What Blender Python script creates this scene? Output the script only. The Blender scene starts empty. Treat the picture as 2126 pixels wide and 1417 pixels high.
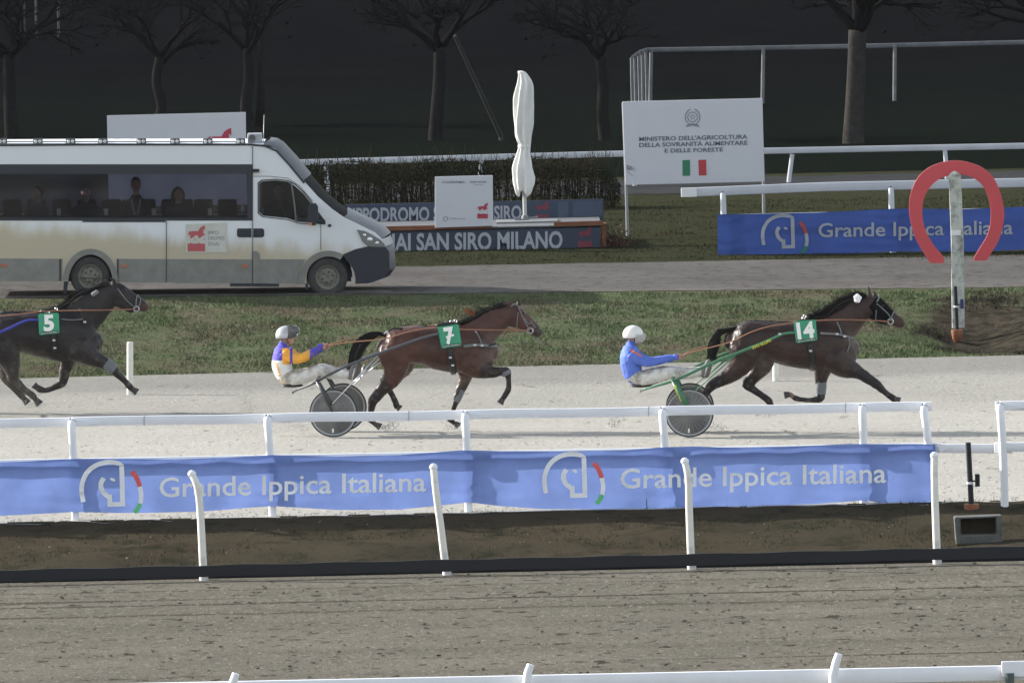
import bpy, bmesh, math, random
import numpy as np
from mathutils import Vector, Matrix, noise
random.seed(7)
SC = bpy.context.scene
COL = SC.collection

# ---------------------------------------------------------------- camera
F = 22880.0            # focal length in photograph pixels
CAMH = 11.4
ROLL = 0.022
PITCH = math.atan(1443.0 / F)
cam_d = bpy.data.cameras.new("camera")
cam = bpy.data.objects.new("camera", cam_d)
COL.objects.link(cam)
SC.camera = cam
cam_d.sensor_width = 36.0
cam_d.lens = F / 2126.0 * 36.0
cam_d.clip_start = 1.0
cam_d.clip_end = 6000.0
R3 = Matrix.Rotation(math.pi / 2 - PITCH, 3, 'X') @ Matrix.Rotation(-ROLL, 3, 'Z')
cam.matrix_world = Matrix.Translation((0, 0, CAMH)) @ R3.to_4x4()

# ---------------------------------------------------------------- sky, sun, exposure
SUN_EL = math.radians(24.0)
SUN_AZ = math.radians(24.0)         # how far the light stands behind the left end of the track
sun_vec = Vector((-math.cos(SUN_EL) * math.cos(SUN_AZ), math.cos(SUN_EL) * math.sin(SUN_AZ), math.sin(SUN_EL)))
W = bpy.data.worlds.new("World")
SC.world = W
W.use_nodes = True
nt = W.node_tree
sky = nt.nodes.new('ShaderNodeTexSky')
sky.sky_type = 'NISHITA'
sky.sun_disc = False
sky.sun_elevation = SUN_EL
sky.sun_rotation = math.atan2(sun_vec.x, sun_vec.y)
sky.dust_density = 1.0
sky.ozone_density = 0.6
hs = nt.nodes.new('ShaderNodeHueSaturation')
hs.inputs['Saturation'].default_value = .45
nt.links.new(sky.outputs[0], hs.inputs['Color'])
nt.links.new(hs.outputs[0], nt.nodes['Background'].inputs[0])
nt.nodes['Background'].inputs[1].default_value = 0.135
sl = bpy.data.lights.new("sun", 'SUN')
sl.energy = 3.9
sl.angle = math.radians(0.8)
sl.color = (1.0, 0.95, 0.88)
so = bpy.data.objects.new("sun", sl)
so.rotation_euler = (-sun_vec).to_track_quat('-Z', 'Y').to_euler()
so.location = (-60, 200, 60)
COL.objects.link(so)
SC.view_settings.view_transform = 'Standard'
SC.view_settings.look = 'None'
SC.view_settings.gamma = 1.0
SC.view_settings.use_curve_mapping = False
SC.view_settings.exposure = 1.15
SC.cycles.max_bounces = 8
SC.cycles.transparent_max_bounces = 16

# ---------------------------------------------------------------- picture to world
def ray(px, py):
    return (R3 @ Vector(((px - 1063.0) / F, (708.5 - py) / F, -1.0))).normalized()
def P(px, py, Y):
    d = ray(px, py)
    t = Y / d.y
    return Vector((0, 0, CAMH)) + d * t
PROF = [(-3000, 0), (136.2, 0), (137.0, -.15), (140.5, -.5), (142.0, -.44), (145.1, 0.0), (174.6, 0), (175.3, -.30),
        (176.8, -.78), (184.2, -.84), (187, -.62), (190.5, -.27), (193.4, 0), (5000, 0)]
def sstep(a, b, x):
    t = min(1, max(0, (x - a) / (b - a)))
    return t * t * (3 - 2 * t)
def h(X, Y):
    z = float(np.interp(Y, [p[0] for p in PROF], [p[1] for p in PROF]))
    g = sstep(186, 193, Y) * (1 - sstep(206, 214, Y))
    return z - 0.010 * max(-18, min(18, X)) * g
def G(px, py):
    d = ray(px, py)
    o = Vector((0, 0, CAMH))
    t = 60.0
    while t < 600:
        p = o + d * t
        if p.z < h(p.x, p.y):
            break
        t += .5
    lo, hi = t - .5, t
    for _ in range(20):
        m = (lo + hi) / 2
        p = o + d * m
        if p.z < h(p.x, p.y): hi = m
        else: lo = m
    p = o + d * hi
    return p

# ---------------------------------------------------------------- materials
def principled(m):
    return m.node_tree.nodes['Principled BSDF']
def mat(name, col, rough=.6, var=0.0, vscale=8.0, col2=None, bump=0.0, bscale=40.0, metallic=0.0, spec=None, stretch=None, coat=0.0, thr=None):
    m = bpy.data.materials.new(name)
    m.use_nodes = True
    t = m.node_tree
    b = principled(m)
    b.inputs['Base Color'].default_value = (*col, 1)
    b.inputs['Roughness'].default_value = rough
    b.inputs['Metallic'].default_value = metallic
    if spec is not None: b.inputs['Specular IOR Level'].default_value = spec
    if coat: b.inputs['Coat Weight'].default_value = coat
    tc = t.nodes.new('ShaderNodeTexCoord')
    mp = t.nodes.new('ShaderNodeMapping')
    t.links.new(tc.outputs['Object'], mp.inputs[0])
    if stretch: mp.inputs['Scale'].default_value = stretch
    if var > 0 or col2:
        n = t.nodes.new('ShaderNodeTexNoise')
        n.inputs['Scale'].default_value = vscale
        n.inputs['Detail'].default_value = 6
        n.inputs['Roughness'].default_value = .65
        t.links.new(mp.outputs[0], n.inputs['Vector'])
        r = t.nodes.new('ShaderNodeValToRGB')
        lo, hi = thr or (.32, .68)
        r.color_ramp.elements[0].position = lo
        r.color_ramp.elements[1].position = hi
        c2 = col2 or tuple(c * (1 - var) for c in col)
        r.color_ramp.elements[0].color = (*c2, 1)
        r.color_ramp.elements[1].color = (*col, 1)
        t.links.new(n.outputs[0], r.inputs[0])
        t.links.new(r.outputs[0], b.inputs['Base Color'])
    if bump > 0:
        n2 = t.nodes.new('ShaderNodeTexNoise')
        n2.inputs['Scale'].default_value = bscale
        n2.inputs['Detail'].default_value = 5
        t.links.new(mp.outputs[0], n2.inputs['Vector'])
        bp = t.nodes.new('ShaderNodeBump')
        bp.inputs['Strength'].default_value = bump
        bp.inputs['Distance'].default_value = .02
        t.links.new(n2.outputs[0], bp.inputs['Height'])
        t.links.new(bp.outputs[0], b.inputs['Normal'])
    return m
def mix_noise(t, a, b_, scale, lo, hi, vec, detail=5):
    """colour mix of sockets or tuples a,b by thresholded noise"""
    n = t.nodes.new('ShaderNodeTexNoise'); n.inputs['Scale'].default_value = scale
    n.inputs['Detail'].default_value = detail; n.inputs['Roughness'].default_value = .7
    t.links.new(vec, n.inputs['Vector'])
    mr = t.nodes.new('ShaderNodeMapRange'); mr.inputs[1].default_value = lo; mr.inputs[2].default_value = hi
    t.links.new(n.outputs[0], mr.inputs[0])
    return mixc(t, mr.outputs[0], a, b_), mr.outputs[0]
def mixc(t, fac, a, b_):
    mx = t.nodes.new('ShaderNodeMix'); mx.data_type = 'RGBA'
    if hasattr(fac, 'links'): t.links.new(fac, mx.inputs[0])
    else: mx.inputs[0].default_value = fac
    for v, i in ((a, 6), (b_, 7)):
        if isinstance(v, tuple): mx.inputs[i].default_value = (*v, 1)
        else: t.links.new(v, mx.inputs[i])
    return mx.outputs[2]
def vcol_mat(name, rough=.6, bump=.0, bscale=60, sheen=0.0, spec=.3):
    m = mat(name, (.5, .5, .5), rough, bump=bump, bscale=bscale, spec=spec)
    t = m.node_tree
    a = t.nodes.new('ShaderNodeAttribute'); a.attribute_name = 'Col'
    t.links.new(a.outputs['Color'], principled(m).inputs['Base Color'])
    if sheen: principled(m).inputs['Sheen Weight'].default_value = sheen
    return m

# ---------------------------------------------------------------- objects
def tag(o, label=None, cat=None, group=None, kind=None):
    if label: o['label'] = label
    if cat: o['category'] = cat
    if group: o['group'] = group
    if kind: o['kind'] = kind
    return o
def root(name, loc, label, cat, group=None):
    o = bpy.data.objects.new(name, None)
    o.location = loc
    o.empty_display_size = .2
    COL.objects.link(o)
    return tag(o, label, cat, group)
def worldloc(o):
    v = Vector(o.location)
    while o.parent:
        o = o.parent
        v = v + Vector(o.location)
    return v
class MB:
    def __init__(s):
        s.v = []; s.f = []; s.m = []; s.cur = 0; s.c = []
    def add(s, verts, faces):
        b = len(s.v)
        s.v += [tuple(v) for v in verts]
        s.f += [tuple(i + b for i in f) for f in faces]
        s.m += [s.cur] * len(faces)
        return b
    def box(s, lo, hi, M=None):
        x0, y0, z0 = lo; x1, y1, z1 = hi
        vs = [Vector(p) for p in ((x0,y0,z0),(x1,y0,z0),(x1,y1,z0),(x0,y1,z0),(x0,y0,z1),(x1,y0,z1),(x1,y1,z1),(x0,y1,z1))]
        if M: vs = [M @ v for v in vs]
        s.add(vs, [(0,3,2,1),(4,5,6,7),(0,1,5,4),(1,2,6,5),(2,3,7,6),(3,0,4,7)])
    def tube(s, pts, rad, n=10, cap=True, flat=None, up=None):
        """tube along pts; rad number or list; flat scales the second axis (list or number)"""
        pts = [Vector(p) for p in pts]
        k = len(pts)
        if not hasattr(rad, '__len__'): rad = [rad] * k
        if flat is None: flat = 1.0
        if not hasattr(flat, '__len__'): flat = [flat] * k
        rings = []
        for i in range(k):
            d = (pts[min(i + 1, k - 1)] - pts[max(i - 1, 0)]).normalized()
            u = Vector(up) if up else (Vector((0, 1, 0)) if abs(d.y) < .9 else Vector((0, 0, 1)))
            a = d.cross(u).normalized()      # in-plane axis
            b = a.cross(d).normalized()      # along 'up'
            rings.append([pts[i] + a * rad[i] * math.cos(2 * math.pi * j / n) + b * rad[i] * flat[i] * math.sin(2 * math.pi * j / n) for j in range(n)])
        vs = [p for r in rings for p in r]
        fs = []
        for i in range(k - 1):
            for j in range(n):
                fs.append((i * n + j, i * n + (j + 1) % n, (i + 1) * n + (j + 1) % n, (i + 1) * n + j))
        if cap:
            fs.append(tuple(range(n - 1, -1, -1)))
            fs.append(tuple((k - 1) * n + j for j in range(n)))
        s.add(vs, fs)
    def ball(s, c, r, n=12, sc=(1, 1, 1)):
        c = Vector(c); m = n // 2
        vs = [c + Vector((0, 0, r * sc[2]))]
        for i in range(1, m):
            a = math.pi * i / m
            for j in range(n):
                b = 2 * math.pi * j / n
                vs.append(c + Vector((r * sc[0] * math.sin(a) * math.cos(b), r * sc[1] * math.sin(a) * math.sin(b), r * sc[2] * math.cos(a))))
        vs.append(c - Vector((0, 0, r * sc[2])))
        fs = [(0, 1 + j, 1 + (j + 1) % n) for j in range(n)]
        for i in range(m - 2):
            for j in range(n):
                fs.append((1 + i * n + j, 1 + (i + 1) * n + j, 1 + (i + 1) * n + (j + 1) % n, 1 + i * n + (j + 1) % n))
        e = len(vs) - 1
        fs += [(e, 1 + (m - 2) * n + (j + 1) % n, 1 + (m - 2) * n + j) for j in range(n)]
        s.add(vs, fs)
    def lathe(s, c, prof, n=32, axis='Y'):
        """prof: list of (radius, offset along axis)"""
        c = Vector(c); vs = []
        for r, o in prof:
            for j in range(n):
                a = 2 * math.pi * j / n
                if axis == 'Y': vs.append(c + Vector((r * math.cos(a), o, r * math.sin(a))))
                else: vs.append(c + Vector((r * math.cos(a), r * math.sin(a), o)))
        fs = []
        for i in range(len(prof) - 1):
            for j in range(n):
                fs.append((i * n + j, (i + 1) * n + j, (i + 1) * n + (j + 1) % n, i * n + (j + 1) % n))
        s.add(vs, fs)
    def plate(s, polys, fn, thick, res=None):
        """flat shape from outline + hole polygons in 2D, mapped by fn(u,v,w) with w in 0..thick"""
        vs, fs = fill(polys)
        n = len(vs)
        V = [fn(u, v, 0) for u, v in vs] + [fn(u, v, thick) for u, v in vs]
        # area sign check in (u,v)
        FS = [f for f in fs] + [tuple(reversed([i + n for i in f])) for f in fs]
        off = 0
        cnt = {}
        for f in fs:
            for i in range(len(f)):
                e = (f[i], f[(i + 1) % len(f)])
                cnt[e] = 1
        for (a, b) in cnt:
            if (b, a) not in cnt:
                FS.append((b, a, a + n, b + n))
        s.add(V, FS)
    def build(s, name, mats, parent=None, smooth=False, label=None, origin=None, cat=None, group=None, kind=None, bevel=0, recalc=True):
        me = bpy.data.meshes.new(name)
        if parent is not None: o0 = worldloc(parent)
        elif origin is not None: o0 = Vector(origin)
        else:
            a = np.array(s.v); o0 = Vector(((a[:, 0].min() + a[:, 0].max()) / 2, (a[:, 1].min() + a[:, 1].max()) / 2, a[:, 2].min()))
        me.from_pydata([tuple(Vector(v) - o0) for v in s.v], [], s.f)
        if not hasattr(mats, '__len__'): mats = [mats]
        for m in mats: me.materials.append(m)
        me.polygons.foreach_set('material_index', s.m)
        me.polygons.foreach_set('use_smooth', [bool(smooth)] * len(s.f))
        if recalc and len(s.f) < 60000:
            bm = bmesh.new(); bm.from_mesh(me); bmesh.ops.recalc_face_normals(bm, faces=bm.faces); bm.to_mesh(me); bm.free()
        if s.c:
            ca = me.color_attributes.new('Col', 'FLOAT_COLOR', 'POINT')
            ca.data.foreach_set('color', [x for c in s.c for x in (*c, 1)])
        me.update()
        o = bpy.data.objects.new(name, me)
        COL.objects.link(o)
        if parent is not None: o.parent = parent
        else: o.location = o0
        if smooth == 'auto':
            me.set_sharp_from_angle(angle=math.radians(35))
        if bevel:
            md = o.modifiers.new('bevel', 'BEVEL'); md.width = bevel; md.segments = 2; md.limit_method = 'ANGLE'
        return tag(o, label, cat, group, kind)

def fill(polys):
    cu = bpy.data.curves.new('tmp', 'CURVE'); cu.dimensions = '2D'; cu.fill_mode = 'BOTH'
    for p in polys:
        sp = cu.splines.new('POLY'); sp.points.add(len(p) - 1); sp.use_cyclic_u = True
        for i, (x, y) in enumerate(p): sp.points[i].co = (x, y, 0, 1)
    ob = bpy.data.objects.new('tmp', cu); COL.objects.link(ob)
    dg = bpy.context.evaluated_depsgraph_get(); dg.update()
    me = bpy.data.meshes.new_from_object(ob.evaluated_get(dg))
    seen = {}; vs = []; idx = []
    for v in me.vertices:
        k = (round(v.co.x, 5), round(v.co.y, 5))
        if k not in seen: seen[k] = len(vs); vs.append((v.co.x, v.co.y))
        idx.append(seen[k])
    fs = []
    done = set()
    for p in me.polygons:
        f = tuple(idx[i] for i in p.vertices)
        if len(set(f)) < 3: continue
        k = tuple(sorted(set(f)))
        if k in done: continue
        done.add(k)
        if p.normal.z < 0: f = tuple(reversed(f))
        fs.append(f)
    bpy.data.objects.remove(ob); bpy.data.curves.remove(cu); bpy.data.meshes.remove(me)
    return vs, fs
def text_geo(txt, offset=0.0, sub=None):
    """flat lettering: verts (x,y), faces; cap height about .7"""
    cu = bpy.data.curves.new('tmp', 'FONT'); cu.body = txt; cu.size = 1.0; cu.offset = offset; cu.resolution_u = 3
    cu.align_x = 'LEFT'
    ob = bpy.data.objects.new('tmp', cu); COL.objects.link(ob)
    dg = bpy.context.evaluated_depsgraph_get(); dg.update()
    me = bpy.data.meshes.new_from_object(ob.evaluated_get(dg))
    vs = [(v.co.x, v.co.y) for v in me.vertices]
    fs = [tuple(p.vertices) for p in me.polygons]
    bpy.data.objects.remove(ob); bpy.data.curves.remove(cu); bpy.data.meshes.remove(me)
    return vs, fs
def text_on(mb, txt, fn, x0, x1, ybase, capy, offset=0.0, lift=1.0):
    """place lettering so it spans x0..x1 with baseline ybase and cap top capy, in fn's own (u,v) units"""
    vs, fs = text_geo(txt, offset)
    xs = [v[0] for v in vs]
    a, b = min(xs), max(xs)
    cap = .73
    V = [fn(x0 + (x - a) / (b - a) * (x1 - x0), ybase + y / cap * (capy - ybase), lift) for x, y in vs]
    mb.add(V, fs)
def organic(name, shapes, voxel, m, parent, colfn=None, smooth_it=4, label=None, f=.5, muscle=0.0):
    """shapes is an MB of overlapping closed solids, merged into ONE skin"""
    o0 = worldloc(parent)
    me = bpy.data.meshes.new('tmp')
    me.from_pydata([tuple(Vector(v) - o0) for v in shapes.v], [], shapes.f)
    bm = bmesh.new(); bm.from_mesh(me); bmesh.ops.recalc_face_normals(bm, faces=bm.faces); bm.to_mesh(me); bm.free()
    ob = bpy.data.objects.new('tmp', me); COL.objects.link(ob)
    r = ob.modifiers.new('r', 'REMESH'); r.mode = 'VOXEL'; r.voxel_size = voxel; r.adaptivity = 0
    if smooth_it:
        s_ = ob.modifiers.new('s', 'SMOOTH'); s_.factor = f; s_.iterations = smooth_it
    dg = bpy.context.evaluated_depsgraph_get(); dg.update()
    out = bpy.data.meshes.new_from_object(ob.evaluated_get(dg))
    bpy.data.objects.remove(ob); bpy.data.meshes.remove(me)
    out.name = name
    out.materials.clear(); out.materials.append(m)
    n = len(out.polygons)
    out.polygons.foreach_set('material_index', [0] * n)
    out.polygons.foreach_set('use_smooth', [True] * n)
    if muscle:
        vn = [v.normal.copy() for v in out.vertices]
        for v, nn in zip(out.vertices, vn):
            p = v.co + o0
            k = noise.noise(Vector((p.x * 5.5 + p.z * 2, p.y * 5, p.z * 4.5))); k2 = 1 - 2 * abs(noise.noise(Vector((p.x * 7, p.y * 6, p.z * 9 + p.x * 3))))
            v.co += nn * muscle * (k + .45 * k2 + .25 * noise.noise(p * 26))
    if colfn:
        ca = out.color_attributes.new('Col', 'FLOAT_COLOR', 'POINT')
        buf = []
        for v in out.vertices:
            c = colfn(v.co + o0, v.normal)
            buf += [c[0], c[1], c[2], 1]
        ca.data.foreach_set('color', buf)
    o = bpy.data.objects.new(name, out); COL.objects.link(o); o.parent = parent
    if label: o['label'] = label
    return o
def spline(pts, k=6):
    """Catmull-Rom through pts (any dimension lists)"""
    P_ = [np.array(p, float) for p in pts]
    P_ = [2 * P_[0] - P_[1]] + P_ + [2 * P_[-1] - P_[-2]]
    out = []
    for i in range(1, len(P_) - 2):
        for j in range(k):
            t = j / k
            a, b, c, d = P_[i - 1], P_[i], P_[i + 1], P_[i + 2]
            out.append(.5 * (2 * b + (c - a) * t + (2 * a - 5 * b + 4 * c - d) * t * t + (3 * b - a - 3 * c + d) * t ** 3))
    out.append(P_[-2])
    return out
def lerpmap(x, xs, ys): return float(np.interp(x, xs, ys))
# ================================================================ GROUND
def geo_mat(name):
    m = bpy.data.materials.new(name); m.use_nodes = True
    t = m.node_tree
    g = t.nodes.new('ShaderNodeNewGeometry')
    return m, t, principled(m), g.outputs['Position']
def bump_on(t, b, vec, scales, strength, dist):
    prev = None
    for sc_, st in zip(scales, strength):
        n = t.nodes.new('ShaderNodeTexNoise'); n.inputs['Scale'].default_value = sc_; n.inputs['Detail'].default_value = 4
        n.inputs['Roughness'].default_value = .6
        t.links.new(vec, n.inputs['Vector'])
        bp = t.nodes.new('ShaderNodeBump'); bp.inputs['Strength'].default_value = st; bp.inputs['Distance'].default_value = dist
        t.links.new(n.outputs[0], bp.inputs['Height'])
        if prev: t.links.new(prev, bp.inputs['Normal'])
        prev = bp.outputs[0]
    t.links.new(prev, b.inputs['Normal'])
def dirt_mat(name, base, alt, dark, light, dscale=5, dthr=(.60, .68), stretch=(1, 1, 1), bumps=.6, yband=None, lthr=(.60, .70), furrow=False):
    m, t, b, vec = geo_mat(name)
    mp = t.nodes.new('ShaderNodeMapping'); mp.inputs['Scale'].default_value = stretch
    t.links.new(vec, mp.inputs[0]); v = mp.outputs[0]
    c, _ = mix_noise(t, base, alt, .35, .35, .65, v, 3)
    c, _ = mix_noise(t, c, light, 14, lthr[0], lthr[1], v, 6)
    c, _ = mix_noise(t, c, dark, dscale, dthr[0], dthr[1], v, 3)
    c, _ = mix_noise(t, c, dark, dscale * 5, .60, .72, v, 3)
    if name == 'pale_sand':
        m5 = t.nodes.new('ShaderNodeMapping'); m5.inputs['Scale'].default_value = (1.0, .30, 1); t.links.new(vec, m5.inputs[0])
        c, _ = mix_noise(t, c, (.24, .225, .19), 7, .60, .70, m5.outputs[0], 4)
        c, _ = mix_noise(t, c, (.50, .48, .43), 13, .58, .70, m5.outputs[0], 3)
        c, _ = mix_noise(t, c, (.20, .19, .16), 2.4, .63, .70, m5.outputs[0], 4)
    if yband:
        for (y0, y1, yc) in yband:            # darker lanes; those of the race track are painted floodlight falloff
            sx = t.nodes.new('ShaderNodeSeparateXYZ'); t.links.new(vec, sx.inputs[0])
            n = t.nodes.new('ShaderNodeTexNoise'); n.inputs['Scale'].default_value = .5; t.links.new(vec, n.inputs['Vector'])
            ad = t.nodes.new('ShaderNodeMath'); ad.operation = 'MULTIPLY_ADD'; ad.inputs[1].default_value = 1.6
            t.links.new(n.outputs[0], ad.inputs[0]); t.links.new(sx.outputs[1], ad.inputs[2])
            mr = t.nodes.new('ShaderNodeMapRange'); mr.interpolation_type = 'SMOOTHSTEP'
            mr.inputs[1].default_value = y0 + .8; mr.inputs[2].default_value = y1 + .8
            t.links.new(ad.outputs[0], mr.inputs[0])
            c = mixc(t, mr.outputs[0], c, yc(t, c))
    if furrow:
        sx = t.nodes.new('ShaderNodeSeparateXYZ'); t.links.new(vec, sx.inputs[0])
        for yy, wd, cc in ((132.15, .075, (.065, .058, .046)), (130.75, .085, (.058, .052, .041)), (134.1, .04, (.09, .082, .066)), (121.0, .06, (.10, .09, .075))):
            nn = t.nodes.new('ShaderNodeTexNoise'); nn.inputs['Scale'].default_value = .8; nn.inputs['Detail'].default_value = 5; t.links.new(vec, nn.inputs['Vector'])
            q1 = t.nodes.new('ShaderNodeMath'); q1.operation = 'MULTIPLY_ADD'; q1.inputs[1].default_value = .35; t.links.new(nn.outputs[0], q1.inputs[0]); t.links.new(sx.outputs[1], q1.inputs[2])
            q2 = t.nodes.new('ShaderNodeMath'); q2.operation = 'SUBTRACT'; q2.inputs[1].default_value = yy + .175; t.links.new(q1.outputs[0], q2.inputs[0])
            q3 = t.nodes.new('ShaderNodeMath'); q3.operation = 'ABSOLUTE'; t.links.new(q2.outputs[0], q3.inputs[0])
            q4 = t.nodes.new('ShaderNodeMapRange'); q4.inputs[1].default_value = wd * 1.6; q4.inputs[2].default_value = wd * .6; t.links.new(q3.outputs[0], q4.inputs[0])
            c = mixc(t, q4.outputs[0], c, cc)
        m2 = t.nodes.new('ShaderNodeMapping'); m2.inputs['Scale'].default_value = (.018, 1.0, 1); t.links.new(vec, m2.inputs[0])
        c, _ = mix_noise(t, c, (.085, .077, .062), 1.3, .655, .69, m2.outputs[0], 1)
        m3 = t.nodes.new('ShaderNodeMapping'); m3.inputs['Scale'].default_value = (.012, .25, 1); t.links.new(vec, m3.inputs[0])
        c, _ = mix_noise(t, c, (.13, .122, .10), 1.7, .45, .70, m3.outputs[0], 2)
        m4 = t.nodes.new('ShaderNodeMapping'); m4.inputs['Scale'].default_value = (1.0, .6, 1); t.links.new(vec, m4.inputs[0])
        vo = t.nodes.new('ShaderNodeTexVoronoi'); vo.inputs['Scale'].default_value = 2.2; t.links.new(m4.outputs[0], vo.inputs['Vector'])
        mr = t.nodes.new('ShaderNodeMapRange'); mr.inputs[1].default_value = .20; mr.inputs[2].default_value = .12; t.links.new(vo.outputs[0], mr.inputs[0])
        nz = t.nodes.new('ShaderNodeTexNoise'); nz.inputs['Scale'].default_value = .55; t.links.new(vec, nz.inputs['Vector'])
        mz = t.nodes.new('ShaderNodeMapRange'); mz.inputs[1].default_value = .47; mz.inputs[2].default_value = .60; t.links.new(nz.outputs[0], mz.inputs[0])
        mu = t.nodes.new('ShaderNodeMath'); mu.operation = 'MULTIPLY'; t.links.new(mr.outputs[0], mu.inputs[0]); t.links.new(mz.outputs[0], mu.inputs[1])
        c = mixc(t, mu.outputs[0], c, (.05, .045, .037))
        m5 = t.nodes.new('ShaderNodeMapping'); m5.inputs['Scale'].default_value = (1.0, .30, 1); t.links.new(vec, m5.inputs[0])
        c, _ = mix_noise(t, c, (.255, .24, .205), 16, .56, .70, m5.outputs[0], 3)
        c, _ = mix_noise(t, c, (.075, .07, .058), 9, .60, .72, m5.outputs[0], 4)
        m6 = t.nodes.new('ShaderNodeMapping'); m6.inputs['Scale'].default_value = (.55, .30, 1); t.links.new(vec, m6.inputs[0])
        c, _ = mix_noise(t, c, (.062, .056, .046), 4.6, .63, .68, m6.outputs[0], 3)
    t.links.new(c, b.inputs['Base Color'])
    b.inputs['Roughness'].default_value = .9
    b.inputs['Specular IOR Level'].default_value = 0
    bump_on(t, b, v, (3.0, 11.0, 45.0), (.35 * bumps, .6 * bumps, .6 * bumps), .05)
    return m
def scaled(k, tint=(1, 1, 1)):
    def f(t, c):
        mx = t.nodes.new('ShaderNodeMix'); mx.data_type = 'RGBA'; mx.blend_type = 'MULTIPLY'
        mx.inputs[0].default_value = 1
        t.links.new(c, mx.inputs[6]); mx.inputs[7].default_value = (k * tint[0], k * tint[1], k * tint[2], 1)
        return mx.outputs[2]
    return f
M_track = dirt_mat('pale_sand', (.395, .385, .350), (.355, .345, .315), (.27, .25, .215), (.47, .455, .41), 2.2, (.62, .74), bumps=.75,
                   yband=[(161.5, 165, scaled(.82)), (169.0, 171.5, scaled(.76))])  # far side darkened in the colour, as floodlight falloff
M_near = dirt_mat('grey_dirt', (.185, .172, .143), (.155, .146, .122), (.062, .056, .045), (.28, .265, .23), 2.6, (.60, .66), bumps=1.4, lthr=(.60, .72), furrow=True)
M_road = dirt_mat('wet_grit_road', (.155, .146, .134), (.118, .109, .099), (.062, .056, .05), (.22, .212, .20), 3.5, (.55, .68), bumps=.9,
                  yband=[(194.6, 196.0, scaled(.86, (.98, 1, 1.04)))])
M_path = dirt_mat('pale_path', (.046, .048, .050), (.038, .040, .042), (.028, .029, .030), (.058, .060, .062), 1.0, (.5, .8), bumps=.2)
M_soil = dirt_mat('ditch_soil', (.066, .053, .037), (.052, .046, .033), (.030, .030, .021), (.12, .105, .08), 2.0, (.5, .7), bumps=.7, lthr=(.66, .76))
def grass_mat(name, g1, g2, br, dk, pit=False, big=None):
    m, t, b, vec = geo_mat(name)
    c, _ = mix_noise(t, g1, g2, 1.3, .35, .65, vec, 5)
    c, _ = mix_noise(t, c, br, .8, .50, .66, vec, 6)
    c, _ = mix_noise(t, c, dk, 5, .5, .7, vec, 5)
    if big: c, _ = mix_noise(t, c, big, .33, .50, .66, vec, 4)
    if pit:
        mp = t.nodes.new('ShaderNodeMapping'); mp.inputs['Location'].default_value = (-8.35 / 1.15, -189.3 / 3.6, 0); mp.inputs['Scale'].default_value = (1 / 1.15, 1 / 3.6, 0)
        t.links.new(vec, mp.inputs[0])
        ln = t.nodes.new('ShaderNodeVectorMath'); ln.operation = 'LENGTH'; t.links.new(mp.outputs[0], ln.inputs[0])
        nz = t.nodes.new('ShaderNodeTexNoise'); nz.inputs['Scale'].default_value = 1.6; nz.inputs['Detail'].default_value = 5; t.links.new(vec, nz.inputs['Vector'])
        ad = t.nodes.new('ShaderNodeMath'); ad.operation = 'MULTIPLY_ADD'; ad.inputs[1].default_value = -1.8; t.links.new(nz.outputs[0], ad.inputs[0]); t.links.new(ln.outputs['Value'], ad.inputs[2])
        mr = t.nodes.new('ShaderNodeMapRange'); mr.inputs[1].default_value = .30; mr.inputs[2].default_value = -.05; t.links.new(ad.outputs[0], mr.inputs[0])
        so_, _ = mix_noise(t, (.066, .056, .042), (.028, .026, .020), 3.5, .4, .6, vec, 5)
        c = mixc(t, mr.outputs[0], c, so_)
    t.links.new(c, b.inputs['Base Color'])
    b.inputs['Roughness'].default_value = .9; b.inputs['Specular IOR Level'].default_value = 0
    bump_on(t, b, vec, (4.0, 25.0), (.6, .8), .06)
    return m
M_bank = grass_mat('bank_turf', (.080, .105, .050), (.115, .125, .078), (.125, .108, .08), (.055, .056, .038), True, (.105, .088, .062))
M_lawn = grass_mat('lawn_turf', (.034, .038, .020), (.042, .044, .026), (.038, .034, .022), (.018, .022, .013))
M_far = grass_mat('far_turf', (.0052, .0102, .0068), (.0072, .0092, .0075), (.0090, .0085, .0080), (.0036, .0046, .0040))  # very dark base colour stands in for floodlight falloff with distance
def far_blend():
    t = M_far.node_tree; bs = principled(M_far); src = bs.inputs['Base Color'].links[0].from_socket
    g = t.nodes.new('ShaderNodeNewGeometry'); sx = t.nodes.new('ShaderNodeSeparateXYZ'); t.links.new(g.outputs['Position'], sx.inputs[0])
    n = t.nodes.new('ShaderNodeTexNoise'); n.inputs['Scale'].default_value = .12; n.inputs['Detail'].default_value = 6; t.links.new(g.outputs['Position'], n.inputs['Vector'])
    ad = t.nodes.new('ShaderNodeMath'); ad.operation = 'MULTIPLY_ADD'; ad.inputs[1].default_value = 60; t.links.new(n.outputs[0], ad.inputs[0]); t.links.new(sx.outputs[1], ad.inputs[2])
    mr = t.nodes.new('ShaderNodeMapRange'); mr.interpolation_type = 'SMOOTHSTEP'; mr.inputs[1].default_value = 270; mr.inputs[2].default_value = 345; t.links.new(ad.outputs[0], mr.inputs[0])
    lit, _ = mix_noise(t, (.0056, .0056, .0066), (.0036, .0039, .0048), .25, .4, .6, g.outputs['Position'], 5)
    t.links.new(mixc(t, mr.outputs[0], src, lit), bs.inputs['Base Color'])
far_blend()
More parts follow.
